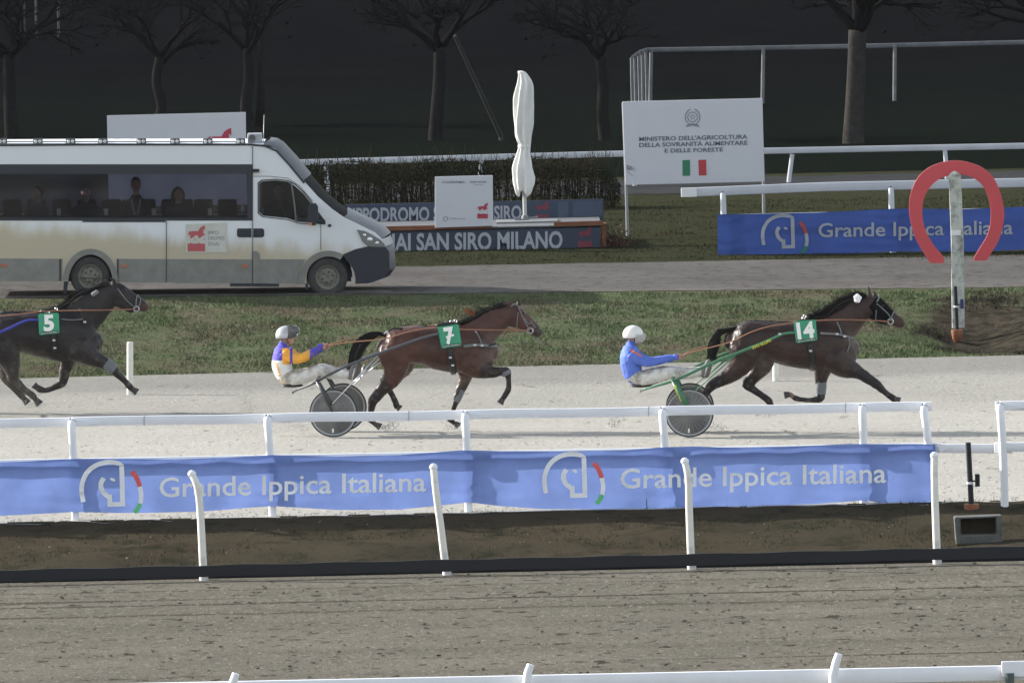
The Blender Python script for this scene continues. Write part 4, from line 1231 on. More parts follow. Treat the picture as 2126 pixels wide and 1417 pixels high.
    ms = MB(); ms.tube([c + Vector((.0, -.118, -.02)), c + Vector((.03, -.09, -.09)), c + Vector((.045, -.0, -.135)), c + Vector((.03, .09, -.09)), c + Vector((0, .118, -.02))], .006, 6)
    ms.build('chin_strap', M_leather, r)
    return r
def glassy(name, col, alpha):
    m = bpy.data.materials.new(name); m.use_nodes = True; t = m.node_tree; b = principled(m)
    b.inputs['Base Color'].default_value = (*col, 1); b.inputs['Roughness'].default_value = .15
    b.inputs['Alpha'].default_value = alpha
    return m
WHITE, PURP, ORG = (.74, .73, .70), (.085, .07, .42), (.85, .40, .06)
D7 = 160.2
sh7, el7, hn7 = P(590, 729, D7), P(621, 742, D7), P(668, 720, D7)
def jac7(v, nrm):
    n_ = noise.noise(v * 14)
    px = 1063 + F * ((R3.transposed() @ (v - Vector((0, 0, CAMH)))).x / -(R3.transposed() @ (v - Vector((0, 0, CAMH)))).z)
    py = 708.5 - F * ((R3.transposed() @ (v - Vector((0, 0, CAMH)))).y / -(R3.transposed() @ (v - Vector((0, 0, CAMH)))).z)
    c = WHITE
    sleeve = (px > 586 and 722 < py < 756 and abs(v.y - D7) > .10) or px > 612
    if py < 748 and not sleeve: c = PURP
    if py < 717: c = PURP
    if sleeve:
        c = ORG
        if 601.5 < px < 607.5 or px > 643: c = PURP
    elif py >= 748:
        c = WHITE
        if 569 < px + (py - 750) * -.35 < 574.5 and py > 750 and math.sin(py * 1.1) > -.5: c = ORG
        if py > 778 and px > 596: c = PURP
    m_ = max(0, noise.noise(v * 6) - .05) * 1.2 * (1 if px > 596 else .3)
    mud = (.30, .26, .20)
    return [a * (1 - m_) * (1 + .12 * n_) + b * m_ for a, b in zip(c, mud)]
BLUE = (.10, .17, .56)
D14 = 158.6
def jac14(v, nrm):
    q = R3.transposed() @ (v - Vector((0, 0, CAMH)))
    px, py = 1063 + F * q.x / -q.z, 708.5 - F * q.y / -q.z
    c = BLUE
    d = abs((py - 726) - (px - 1309) * .55)
    if 1308 < px < 1332 and d < 2.2 and py < 745: c = (.60, .16, .05)
    n_ = noise.noise(v * 14)
    return [a * (1 + .12 * n_) for a in c]
d7 = drv(dict(D=D7, s=143.0, seat=(604, 800), label='driver in white, orange and purple silks behind horse 7', headc=(595, 699), neck=(588, 716),
   torso=[(586, 727, 15, .17), (585, 743, 18, .20), (586, 760, 19, .19), (591, 776, 17, .175), (600, 787, 14, .18)],
   arm=[(589, 730, 9.5), (602, 741, 9), (618, 745, 8.2), (632, 740, 7), (648, 731, 6), (660, 723, 4.6)], hand=(668, 719),
   leg=[(604, 786, 13), (625, 781, 13), (648, 774, 11.5), (668, 770, 10), (690, 776, 9), (712, 777, 7.5), (726, 778, 6.5)],
   foot=[(728, 781), (733, 770), (738, 754)], scarf=mat('grey_scarf', (.20, .19, .18), .8), far_dx=8, jacket=jac7, cuff=mat('purple_cuff', PURP, .6),
   helmet=mat('silver_helmet', (.50, .51, .52), .28, metallic=.3, var=.2), visor=(math.radians(-14), math.radians(44), .075), visor_mat=glassy('grey_visor', (.10, .10, .10), .62)))
d14 = drv(dict(D=D14, s=144.5, seat=(1330, 800), label='driver in bright blue jacket and white helmet behind horse 14', headc=(1316, 698), neck=(1310, 716),
   torso=[(1309, 727, 16, .17), (1308, 743, 19, .20), (1310, 760, 20, .19), (1316, 776, 18, .175), (1326, 788, 14, .18)],
   arm=[(1311, 732, 10), (1324, 744, 9.5), (1343, 751, 8.5), (1362, 750, 7.4), (1382, 746, 6.4), (1398, 743, 4.6)], hand=(1406, 741),
   leg=[(1330, 786, 13), (1352, 781, 13), (1376, 776, 12), (1396, 774, 11), (1420, 776, 9.5), (1444, 773, 8), (1458, 773, 6.8)],
   foot=[(1461, 777), (1466, 766), (1471, 750)], scarf=mat('blue_scarf', (.09, .13, .45), .8), far_dx=3, jacket=jac14, cuff=mat('blue_cuff', (.12, .17, .58), .6),
   helmet=mat('white_helmet', (.74, .74, .70), .3, var=.1), visor=(math.radians(-48), math.radians(4), .035), visor_mat=glassy('clear_visor', (.6, .62, .62), .35)))

# ================================================================ SULKIES
M_tyre = mat('tyre_rubber', (.016, .016, .017), .7)
M_rim = mat('rim_ring', (.30, .31, .31), .35, metallic=.4)
def disc_mat():
    m = mat('wheel_disc', (.080, .080, .080), .45, var=.35, vscale=4.5, col2=(.165, .16, .148), thr=(.35, .65))
    return m
M_disc = disc_mat()
def sulky_wheel(r, c, rad, label=None, nsp=0):
    mb = MB(); mb.lathe(c, [(rad - .022, -.014), (rad - .006, -.016), (rad, 0), (rad - .006, .016), (rad - .022, .014), (rad - .022, -.014)], 48)
    w = mb.build('wheel', M_tyre, r, smooth=True)
    mb = MB(); mb.lathe(c, [(rad - .046, -.011), (rad - .021, -.018), (rad - .021, .018), (rad - .046, .011), (rad - .046, -.011)], 48); mb.build('rim', M_rim, w, smooth='auto')
    mb = MB(); mb.lathe(c, [(.001, -.045), (.05, -.042), (rad * .6, -.024), (rad - .047, -.012), (rad - .047, .012), (rad * .6, .024), (.05, .042), (.001, .045)], 48); mb.build('disc', M_disc, w, smooth='auto')
    mb = MB(); mb.lathe(c, [(.001, -.10), (.022, -.10), (.026, -.04), (.026, .04), (.022, .10), (.001, .10)], 16); mb.build('hub', M_steel, w, smooth='auto')
    if nsp:
        mb = MB()
        for i in range(nsp):
            a = 2 * math.pi * i / nsp
            mb.tube([c + Vector((.05 * math.cos(a), -.044, .05 * math.sin(a))), c + Vector(((rad - .06) * math.cos(a), -.018, (rad - .06) * math.sin(a)))], .0022, 4, False)
        mb.build('spoke', M_rim, w)
    mb = MB(); q = c + Vector((-.012, -.016, -rad * .72)); mb.box(q + Vector((-.012, -.012, -.03)), q + Vector((.012, .004, .03))); mb.build('valve_tag', M_numwhite, w)
def sulky(spec):
    D, s = spec['D'], spec['s']
    rad = .352
    hub = P(*spec['hub'], D - .60)
    gz = h(hub.x, hub.y); hub.z = gz + rad
    far = hub + Vector((spec['skew'], 1.20, 0))
    r = root('sulky', Vector((hub.x, D, gz)), spec['label'], 'sulky', 'two wheeled racing sulkies')
    m, m2 = spec['mat'], spec['mat2']
    sulky_wheel(r, hub, rad, nsp=spec.get('nsp', 0)); sulky_wheel(r, far, rad, nsp=spec.get('nsp', 0))
    sk = spec['skew']
    for sg in (-1, 1):
        dx = 0 if sg < 0 else sk
        # shaft
        def Q(x, y, yo): 
            p = P(x, y, D - abs(yo)); 
            return Vector((p.x + dx, D + sg * abs(yo), p.z))
        sp = spline([tuple(Q(*q)) for q in spec['shaft']], 5)
        mb = MB(); mb.tube([Vector(v) for v in sp], [.015 + .006 * math.sin(math.pi * i / len(sp)) for i in range(len(sp))], 10); mb.build('shaft', m, r, smooth=True)
        # fork to the hub
        hb = hub if sg < 0 else far
        top = Q(*spec['forktop'], .56)
        mb = MB(); 
        for oy in (-.085, .085):
            mb.tube([top + Vector((0, oy * .8, 0)), hb + Vector((-.0, oy * 1.0, .0))], [.022, .014], 8)
        mb.tube([top + Vector((0, -.07, 0)), top + Vector((0, .07, 0))], .028, 8)
        mb.tube([top.lerp(hb, .05) + Vector((.01, sg * .075, 0)), top.lerp(hb, .74) + Vector((.035, sg * .088, 0))], [.036, .030], 10, True, .5)
        mb.build('fork', spec['forkmat'], r, smooth=True)
        for (a, b) in spec['brace']:
            mb = MB(); mb.tube([Q(*a, .50), Q(*b, .70)], .0085, 8); mb.build('brace_rod', m2, r, smooth=True)
        ft = spec['stirrup']
        mb = MB(); mb.tube([Q(ft[0] - 3, ft[1] + 8, .40), Q(ft[0] + 4, ft[1] - 18, .38)], .010, 8); mb.tube([Q(ft[0] - 3, ft[1] + 8, .40), Q(ft[0] - 3, ft[1] + 8, .24)], .010, 8); mb.build('foot_rest', M_steel, r, smooth=True)
    # arch axle bar and seat
    A = P(*spec['forktop'], D - .50); B = Vector((A.x + sk, D + .50, A.z))
    mb = MB(); mb.tube([A, A.lerp(B, .2) + Vector((0, 0, .03)), A.lerp(B, .8) + Vector((0, 0, .03)), B], .022, 10); mb.build('arch_bar', m, r, smooth=True)
    st = spec['seatpts']
    mb = MB()
    for yo in (-.16, .16):
        mb.tube([P(*st[0], D + yo), P(*st[1], D + yo), P(*st[2], D + yo)], .012, 8)
    mb.tube([P(*st[0], D - .17), P(*st[0], D + .17)], .02, 8)
    mb.build('seat_frame', spec['seatmat'], r, smooth=True)
    mb = MB(); a = P(*st[3], D); mb.ball(a, .17, 16, (1.0, .95, .16)); mb.build('seat', M_leather, r, smooth=True)
    return r
sulky(dict(D=D7, s=143, hub=(692, 850), skew=.12, label='grey framed sulky with dark disc wheels drawn by horse 7', mat=mat('grey_tube', (.075, .08, .09), .35, var=.3), mat2=M_steel, forkmat=mat('dark_fork', (.035, .038, .042), .4),
  shaft=[(618, 808, .30), (640, 800, .42), (661, 789, .50), (700, 769, .52), (731, 755, .50), (791, 732, .46), (860, 707, .42), (897, 695.5, .40), (912, 693, .38)],
  forktop=(658, 791), brace=[((784, 738), (690, 838)), ((770, 762), (735, 792))], stirrup=(733, 782), seatpts=[(608, 814), (632, 802), (660, 791), (606, 800)], seatmat=M_grey_strap))
M_sg = mat('green_tube', (.05, .19, .095), .4, var=.3)
sulky(dict(D=D14, s=144.5, hub=(1431, 856), skew=.03, label='green framed sulky with dark disc wheels drawn by horse 14', mat=M_sg, mat2=M_sg, forkmat=M_sg, nsp=28,
  shaft=[(1336, 808, .30), (1362, 801, .42), (1396, 791, .50), (1420, 781, .52), (1480, 753, .50), (1528, 734, .46), (1561, 720.5, .43), (1600, 704.5, .40), (1626, 693, .38), (1650, 690, .38)],
  forktop=(1397, 791), brace=[((1528, 736), (1444, 811)), ((1444, 811), (1424, 836)), ((1504, 750), (1474, 775))], stirrup=(1466, 772), seatpts=[(1330, 812), (1352, 803), (1392, 792), (1330, 800)], seatmat=mat('muddy_seat_tube', (.30, .29, .26), .6)))
M_sb = mat('blue_tube', (.03, .035, .30), .35, var=.15)
sulky(dict(D=H5['D'], s=138, hub=(-140, 809), skew=.05, label='sulky with blue shafts drawn by horse 5, mostly beyond the edge', mat=M_sb, mat2=M_steel, forkmat=M_sb,
  shaft=[(-225, 774, .30), (-200, 762, .42), (-172, 748, .50), (-120, 722, .52), (-60, 703, .48), (-5, 691, .43), (20, 681, .42), (45, 669, .40), (62, 664, .38), (80, 664, .38)],
  forktop=(-172, 748), brace=[((-60, 705), (-135, 790))], stirrup=(-110, 745), seatpts=[(-232, 778), (-205, 768), (-175, 750), (-235, 768)], seatmat=M_grey_strap))
# yellow lettering on the green sulky
sg_root = [o for o in COL.objects if o.name.startswith('sulky') and 'green' in (o.get('label') or '')][0]
M_yel = mat('yellow_letters', (.75, .62, .04), .5)
def along(a, b, D, up):
    A, B = P(*a, D), P(*b, D); d = (B - A)
    n_ = Vector((-d.z, 0, d.x)).normalized()
    return lambda u, v, l: A + d * u + n_ * v * up + Vector((0, -.0, 0))
mb = MB(); text_on(mb, 'EVO ELLIPS', along((1562, 722), (1600, 706), D14 - .475, .045), 0, 1, -.42, .42, offset=.02); 
fk = along((1400, 799), (1418, 835), D14 - .66, .055); text_on(mb, 'LEG', lambda u, v, l: fk(u, v, l), .05, .9, -.4, .4, offset=.03)
mb.build('lettering', M_yel, sg_root, recalc=False)

# reins: from the drivers' hands to the bits
def reins(hroot, D, hand, pts_near, pts_far):
    mb = MB()
    for pts, sg in ((pts_near, -1), (pts_far, 1)):
        rows = [tuple(P(hand[0] + 5, hand[1], D + sg * .05))] + [tuple(P(x, y, D + sg * yo)) for x, y, yo in pts]
        sp = [Vector(v) for v in spline(rows, 5)]
        mb.tube(sp, .009, 6, True, 1.2)
    return mb.build('rein', M_rein, hroot, smooth=True)
reins(h7, D7, (668, 719), [(720, 711, .12), (797, 703, .24), (850, 688, .27), (908, 679.5, .25), (945, 683, .22), (1000, 684.5, .19), (1060, 685, .12), (1100, 686, .09)],
      [(720, 705, .12), (800, 697, .24), (870, 680, .25), (935, 672, .2), (1000, 680, .17), (1100, 684, .09)])
reins(h14, D14, (1406, 741), [(1440, 730, .12), (1512, 711, .22), (1560, 689, .27), (1600, 677, .26), (1650, 670, .22), (1700, 665, .20), (1760, 663.5, .16), (1820, 665.5, .12), (1847, 667, .09)],
      [(1440, 726, .12), (1512, 706, .22), (1560, 685, .25), (1640, 668, .2), (1760, 660, .14), (1847, 666, .09)])
reins(h5, H5['D'], (-190, 712), [(-100, 690, .2), (-30, 662, .26), (40, 652, .25), (100, 646, .2), (170, 644, .2), (235, 643, .12), (282, 641, .09)],
      [(-100, 686, .2), (-30, 658, .26), (40, 650, .25), (100, 645, .2), (200, 640, .14), (282, 640, .09)])
# hand holds and mud-splashed splash guard lines around the near stirrup of the drivers
# ================================================================ VAN
DV = 195.0; WV = 2.0; SV = F / DV
def vp(x, y, yo=0.0): return P(x, y, DV + yo) if yo <= 0 else P(x, y, DV) + Vector((0, yo, 0))
def pf_at(yo): return lambda u, v, w: (lambda q: Vector((q.x, q.y + yo + w, q.z)))(P(u, v, DV))
vb = G(430, 612)
van = root('minibus', Vector((vb.x, DV + 1, vb.z)), 'white minibus with tan dust, long dark side window and roof lamps', 'minibus')
def paint_mat():
    m = mat('van_paint', (.80, .82, .86), .35, coat=.4, bump=.05, bscale=3)
    t = m.node_tree; b = principled(m)
    g = t.nodes.new('ShaderNodeTexCoord'); sx = t.nodes.new('ShaderNodeSeparateXYZ'); t.links.new(g.outputs['Object'], sx.inputs[0])
    mpz = t.nodes.new('ShaderNodeMapping'); mpz.inputs['Scale'].default_value = (1.6, 1, .55); t.links.new(g.outputs['Object'], mpz.inputs[0])
    n = t.nodes.new('ShaderNodeTexNoise'); n.inputs['Scale'].default_value = 2.2; n.inputs['Detail'].default_value = 8; t.links.new(mpz.outputs[0], n.inputs['Vector'])
    ad = t.nodes.new('ShaderNodeMath'); ad.operation = 'MULTIPLY_ADD'; ad.inputs[1].default_value = .55
    t.links.new(n.outputs[0], ad.inputs[0]); t.links.new(sx.outputs[2], ad.inputs[2])
    ax = t.nodes.new('ShaderNodeMath'); ax.operation = 'MULTIPLY_ADD'; ax.inputs[1].default_value = .10   # dust thins towards the bonnet
    t.links.new(sx.outputs[0], ax.inputs[0]); t.links.new(ad.outputs[0], ax.inputs[2])
    mr = t.nodes.new('ShaderNodeMapRange'); mr.interpolation_type = 'SMOOTHSTEP'; mr.inputs[1].default_value = 1.44; mr.inputs[2].default_value = 1.02
    t.links.new(ax.outputs[0], mr.inputs[0])
    c = mixc(t, mr.outputs[0], (.72, .74, .77), (.48, .42, .31))
    c2, _ = mix_noise(t, c, (.66, .66, .64), 5, .66, .8, g.outputs['Object'], 6)
    t.links.new(c2, b.inputs['Base Color'])
    return m
M_van = paint_mat()
M_clad = mat('van_cladding', (.235, .235, .215), .7, var=.25, vscale=4, col2=(.175, .172, .155))
M_vblack = mat('van_black_plastic', (.016, .020, .032), .5, var=.2)
M_vband = mat('window_band', (.018, .022, .036), .25)
M_hoodg = mat('dusty_bonnet', (.17, .175, .18), .5, var=.25, vscale=3)
M_fair = mat('roof_fairing', (.10, .105, .115), .55, var=.2)
def glass(name, col, amt, rough=.05):
    m = bpy.data.materials.new(name); m.use_nodes = True; t = m.node_tree
    tp = t.nodes.new('ShaderNodeBsdfTransparent'); tp.inputs[0].default_value = (*col, 1)
    gl = t.nodes.new('ShaderNodeBsdfGlossy'); gl.inputs['Roughness'].default_value = rough
    mx = t.nodes.new('ShaderNodeMixShader'); mx.inputs[0].default_value = amt
    t.links.new(tp.outputs[0], mx.inputs[1]); t.links.new(gl.outputs[0], mx.inputs[2]); t.links.new(mx.outputs[0], t.nodes['Material Output'].inputs[0])
    return m
M_tint = glass('tinted_glass', (.60, .61, .66), .025)
M_cabg = glass('cab_glass', (.50, .52, .54), .025)
def arc(cx, cy, r, a0, a1, n=14, ry=None):
    ry = ry or r
    return [(cx + r * math.cos(math.radians(a0 + (a1 - a0) * i / n)), cy - ry * math.sin(math.radians(a0 + (a1 - a0) * i / n))) for i in range(n + 1)]
outline = [(-60, 302), (-60, 583)] + [(142, 584)] + arc(188, 580, 46, 180, 0, 14, 52)[1:-1] + [(234, 586), (634, 589)] + arc(682, 579, 46, 190, 75, 10, 50) + \
    [(712, 528), (738, 517), (765, 511), (797, 512), (795, 498), (780, 483), (742, 464), (716, 452), (690, 434), (660, 408), (628, 372), (598, 336), (572, 309), (548, 301), (520, 300)]
win_hole = [(-44, 361), (517, 361), (517, 455), (-44, 455)]
door_hole = [(538, 381), (545, 376), (572, 374), (597, 377), (611, 385), (630, 402), (648, 425), (651, 440), (649, 462), (620, 461), (596, 453), (546, 448), (538, 440)]
for yo, nm in ((0.0, 'near'), (WV - .04, 'far')):
    mb = MB(); mb.plate([outline, win_hole, door_hole], pf_at(yo), .04)
    mb.build('side_panel', M_van, van)
    mb = MB(); gy = yo + .012
    mb.plate([[(-46, 359), (519, 359), (519, 457), (-46, 457)]], pf_at(gy), .008); mb.build('side_window', M_tint, van)
    mb = MB(); mb.plate([[(536, 379), (545, 374), (572, 372), (597, 375), (613, 384), (632, 401), (650, 424), (653, 440), (651, 464), (620, 463), (596, 455), (546, 450), (536, 442)]], pf_at(gy), .008); mb.build('cab_window', M_cabg, van)
    oy = -.006 if yo == 0 else .044
    mb = MB(); mb.plate([[(-50, 341), (524, 341), (524, 458), (-50, 458)], [(-40, 361), (514, 361), (514, 452), (-40, 452)]], pf_at(yo + oy), .004); mb.build('window_frame', M_vband, van)
    mb = MB(); mb.plate([stroke([(604, 377), (608, 400), (612, 430), (615, 461)], 1.6)], pf_at(yo + oy), .006); mb.build('window_bar', M_hoodg, van)
    mb = MB(); mb.plate([[(535, 379), (543, 373), (572, 371), (598, 374), (614, 382), (632, 399), (652, 424), (655, 440), (653, 466), (620, 464.5), (596, 456.5), (545, 451), (535, 443)],
                         [(537.5, 380.5), (545, 375), (572, 373), (597, 376), (613, 384), (631, 401.5), (650, 426), (652.5, 440), (650.5, 463.5), (620, 462.5), (596, 454.5), (546, 449), (537.5, 441)]], pf_at(yo + oy), .005); mb.build('window_seal', M_vblack, van)
    # lower cladding
    mb = MB()
    mb.plate([[(-58, 536), (130, 537), (128, 584), (-58, 583)]], pf_at(yo + oy - (.006 if yo == 0 else 0)), .012)
    mb.plate([[(246, 537), (523, 538), (523, 588), (246, 586)]], pf_at(yo + oy - (.006 if yo == 0 else 0)), .012)
    mb.plate([[(526, 538), (634, 538), (622, 560), (618, 589), (526, 588)]], pf_at(yo + oy - (.006 if yo == 0 else 0)), .012)
    mb.build('sill_cladding', M_clad, van)
    po = yo + (-.03 if yo == 0 else .0)
    mb = MB(); mb.plate([arc(188, 586, 58, 176, 4, 18, 70) + arc(188, 586, 46, 4, 176, 18, 58)], pf_at(po), .06)
    mb.build('wheel_arch', M_clad, van); mb = MB(); mb.plate([arc(682, 586, 62, 184, 60, 16, 66) + arc(682, 586, 49, 60, 184, 16, 54)], pf_at(po), .06)
    mb.build('wheel_arch', M_clad, van)
    mb = MB(); mb.plate([[(716, 527), (738, 517), (765, 511), (800, 512), (808, 522), (809, 560), (797, 576), (765, 588), (738, 589)] + arc(688, 582, 50, -6, 55, 8, 54)], pf_at(yo + (-.02 if yo == 0 else .0)), .06)
    mb.build('bumper_side', M_vblack, van)
    # fuel flap / step cover of the front door
    mb = MB(); mb.plate([[(525.5, 521), (534, 521), (539, 527), (539.5, 588), (525.5, 588)]], pf_at(yo + oy - .012), .01); mb.build('door_flap', M_clad, van)
    mb = MB()
    mb.plate([stroke([(524.5, 303), (524.5, 588)], .6)], pf_at(yo + oy - .014), .01)
    mb.plate([stroke([(345.5, 459), (345.5, 585)], .6)], pf_at(yo + oy - .014), .01)
    mb.plate([stroke([(666, 464), (666, 518)], .5)], pf_at(yo + oy), .004)
    mb.plate([stroke([(526, 366), (560, 366), (598, 370), (622, 386), (650, 418)], .5)], pf_at(yo + oy), .004)
    mb.plate([stroke([(171, 459.5), (344, 459.5)], 1.4)], pf_at(yo + oy - .004), .01)
    mb.plate([stroke([(125, 537), (125, 582)], 1.5)], pf_at(yo + oy - .016), .01); mb.plate([stroke([(244.5, 537), (244.5, 584)], 1.5)], pf_at(yo + oy - .016), .01)
    mb.build('seam', M_vblack, van)
    mb = MB()
    mb.plate([[(494, 474), (522, 474), (522, 492.5), (496, 492.5), (492, 489), (492, 477)]], pf_at(yo + oy - .006), .01)
    mb.plate([[(526, 474), (545, 474), (548.5, 477), (548.5, 489), (545, 492.5), (526, 492.5)]], pf_at(yo + oy - .006), .01)
    mb.build('door_handle', M_vblack, van)
    for (x, y) in ((8, 551), (258, 552), (508, 552)):
        mb = MB(); mb.plate([[(x - 6, y - 3), (x + 6, y - 3), (x + 6, y + 3), (x - 6, y + 3)]], pf_at(yo + oy - .02), .012); mb.build('side_marker', mat('orange_marker', (.42, .13, .06), .4), van)
# lofted skin across the width: roof, fairing, windscreen, bonnet, grille, bumper
def skin(name, pts, m, fwd=0, up=0, th=0):
    """pts: side profile points; fwd/up: how far the centre bulges, in picture pixels"""
    mb = MB(); ys = [-.0, .05, .18, .5, 1.0, 1.5, 1.82, 1.95, 2.0]; V = []
    for yy in ys:
        f = 1 - (abs(yy - 1.0)) ** 4
        f2 = 1 - abs(yy - 1.0) ** 2
        for (x, y) in pts:
            V.append(P(x + fwd * (f * .6 + f2 * .4) , y - up * f, DV) + Vector((0, yy, 0)))
    n = len(pts)
    mb.add(V, [(i * n + j, (i + 1) * n + j, (i + 1) * n + j + 1, i * n + j + 1) for i in range(len(ys) - 1) for j in range(n - 1)])
    o = mb.build(name, m, van, smooth='auto', recalc=False)
    return o
skin('roof', [(-60, 301.5), (200, 299.5), (520, 299), (548, 300)], M_van, 0, 4)
skin('rear_panel', [(-60, 302), (-60, 583)], M_van, 0, 0)
skin('roof_fairing', [(546, 300), (560, 301.5), (574, 310), (600, 338), (630, 374)], M_fair, 14, 8)
skin('windscreen', [(630, 374), (660, 409), (690, 435), (714, 450)], glass('windscreen_glass', (.10, .12, .12), .04), 14, 8)
skin('bonnet', [(700, 444), (716, 452), (742, 464), (780, 483), (792, 496)], M_hoodg, 18, 8)
skin('grille', [(792, 496), (797, 512)], mat('grille_grey', (.30, .31, .32), .35), 18, 3)
skin('front_bumper', [(797, 511), (806, 522), (809, 560), (797, 576), (765, 588)], M_vblack, 12, 0)
skin('floor', [(-58, 576), (640, 578)], M_vblack, 0, 0)
for yo in (0.0, WV):
    sg = -1 if yo == 0 else 1
    # fairing edge line, black gutter over the cab
    mb = MB(); mb.tube([pf_at(yo + sg * .01)(x, y, 0) for x, y in [(-55, 302), (200, 300), (520, 300), (550, 303), (574, 313), (600, 341), (632, 380)]], .018, 6, True, 1); mb.build('roof_gutter', M_vblack, van)
    hl = MB(); hl.plate([[(741, 476), (757, 479), (772, 486), (790, 497), (800, 508), (796, 513), (765, 511.5), (752, 500)]], pf_at(yo + (-.035 if sg < 0 else -.005)), .05)
    hlo = hl.build('headlight', mat('headlight_glass', (.22, .225, .23), .12, metallic=.3), van, bevel=.01)
    mb = MB()
    for (x, y, rr) in ((768, 497, .05), (783, 504, .035), (757, 488, .032)):
        mb.ball(pf_at(yo + sg * .03)(x, y, 0), rr, 12, (1, .5, 1))
    mb.build('reflector', mat('reflector', (.75, .76, .78), .2, metallic=.6), hlo, smooth=True)
    # mirror
    mb = MB(); c = pf_at(yo + sg * .22)(650, 445, 0)
    rr2 = [(640, 428), (644, 421), (656, 420), (661, 427), (661, 455), (656, 466), (643, 466), (640, 460)]
    mb.plate([rr2], pf_at(yo + (-.34 if sg < 0 else .18)), .16)
    mb.tube([pf_at(yo)(668, 460, 0), pf_at(yo + sg * .2)(652, 455, 0)], .025, 8); mb.plate([[(660, 438), (676, 459), (676, 466), (655, 464)]], pf_at(yo + (-.02 if sg < 0 else .0)), .02)
    mo = mb.build('wing_mirror', M_vblack, van, bevel=.015)
    mb = MB(); mb.plate([[(641, 460), (648, 460), (648, 466), (641, 466)]], pf_at(yo + (-.355 if sg < 0 else .34)), .012); mb.build('indicator', mat('orange_lens', (.6, .22, .08), .3), mo)
mb = MB(); mb.ball(pf_at(-.01)(684.5, 468, 0), .034, 10, (1, .4, .8)); mb.build('side_repeater', M_vblack, van, smooth=True)
# side step and mud flaps
mb = MB(); mb.plate([[(478, 588), (579, 589), (579, 594), (478, 593)]], pf_at(-.16), .3); mb.build('side_step', M_vblack, van)
for x in (630, 133):
    mb = MB(); mb.plate([[(x, 575), (x + 10, 575), (x + 4, 609), (x - 2, 609)] if x < 200 else [(x + 3, 580), (x + 9, 580), (x + 10, 600), (x + 4, 600)]], pf_at(.02), .28); mb.build('mud_flap', M_vblack, van)
# wheels
M_vtyre = mat('van_tyre', (.028, .028, .028), .8, var=.35, vscale=7, col2=(.06, .058, .055))
M_vrim = mat('dusty_rim', (.22, .205, .17), .6, var=.3, vscale=8)
def vwheel(x, y, yo, R=.355):
    c = P(x, y, DV) + Vector((0, yo, 0)); s_ = 1 if yo < 1 else -1
    mb = MB(); mb.lathe(c, [(.205, s_ * .01), (.215, -s_ * .005), (.26, -s_ * .018), (.31, -s_ * .015), (.338, -s_ * .002), (R, s_ * .02), (R, s_ * .16), (.33, s_ * .19), (.205, s_ * .19)], 40)
    w = mb.build('wheel', M_vtyre, van, smooth='auto')
    mb = MB(); mb.lathe(c, [(.001, s_ * .02), (.04, s_ * .02), (.045, s_ * .005), (.075, s_ * .005), (.11, s_ * .012), (.125, s_ * .035), (.165, s_ * .045), (.19, s_ * .02), (.20, -s_ * .004), (.212, -s_ * .008), (.214, s_ * .02)], 40)
    mb.build('rim', M_vrim, w, smooth='auto')
    mb = MB()
    for i in range(6):
        a = i * math.pi / 3 + .3; q = c + Vector((.092 * math.cos(a), -s_ * .0 + (.006 if s_ > 0 else -.006), .092 * math.sin(a)))
        mb.lathe(q, [(.001, -s_ * .006), (.017, -s_ * .006), (.019, s_ * .006)], 10)
    for i in range(10):
        a = i * math.pi / 5; q = c + Vector((.160 * math.cos(a), s_ * .042, .160 * math.sin(a)))
        mb.lathe(q, [(.001, -s_ * .006), (.011, -s_ * .006), (.012, s_ * .006)], 8)
    mb.build('rim_hole', M_vblack, w)
for yo in (0.03, WV - .03):
    vwheel(680, 575.5, yo); vwheel(187, 574, yo)
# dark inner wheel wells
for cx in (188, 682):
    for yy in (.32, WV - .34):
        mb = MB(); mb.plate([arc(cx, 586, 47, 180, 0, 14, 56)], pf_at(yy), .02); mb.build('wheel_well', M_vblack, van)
# roof lamp bar, loudhailer, aerial
mb = MB(); 
mb.tube([P(x, 295, DV) + Vector((0, .12, 0)) for x in (-55, 200, 505)], .012, 8); mb.tube([P(x, 299.5, DV) + Vector((0, .10, 0)) for x in (-55, 200, 515)], .014, 6)
mb.build('roof_bar', mat('dull_alloy', (.20, .21, .23), .6), van)
M_lamp = mat('lamp_glass', (.55, .56, .54), .15, metallic=.4)
for x in (-60, 4, 78, 146, 213, 293, 363, 431, 499):
    c = P(x, 294, DV) + Vector((0, .08, 0))
    mb = MB(); mb.box(c + Vector((-.085, 0, -.045)), c + Vector((.085, .12, .05))); o = mb.build('roof_lamp', M_vblack, van, bevel=.02)
    mb = MB()
    for dx in (-.036, .036): mb.ball(c + Vector((dx, -.005, 0)), .034, 12, (1, .5, 1))
    mb.build('lamp_lens', M_lamp, o, smooth=True)
c = P(527, 288, DV) + Vector((0, .15, 0))
mb = MB(); mb.box(c + Vector((-.12, .02, -.085)), c + Vector((.14, .3, .085))); lh = mb.build('loudhailer', mat('pale_grey_box', (.36, .38, .40), .5), van, bevel=.02)
mb = MB(); q = c + Vector((-.04, .0, 0)); mb.lathe(q, [(.001, .0), (.02, -.02), (.03, .0), (.07, -.03), (.075, -.02), (.07, .02)], 20); mb.build('horn', M_hoodg, lh, smooth='auto')
mb = MB(); mb.tube([P(546, 297, DV) + Vector((0, .3, 0)), P(547.5, 240, DV) + Vector((0, .3, 0))], [.008, .004], 6); mb.ball(P(546, 296, DV) + Vector((0, .3, 0)), .025, 8); mb.build('aerial', M_steel, van)
mb = MB(); mb.box(P(527, 354, DV) + Vector((-.02, -.06, -.03)), P(536, 354, DV) + Vector((.02, 0, .03))); mb.build('door_stop', M_vblack, van)
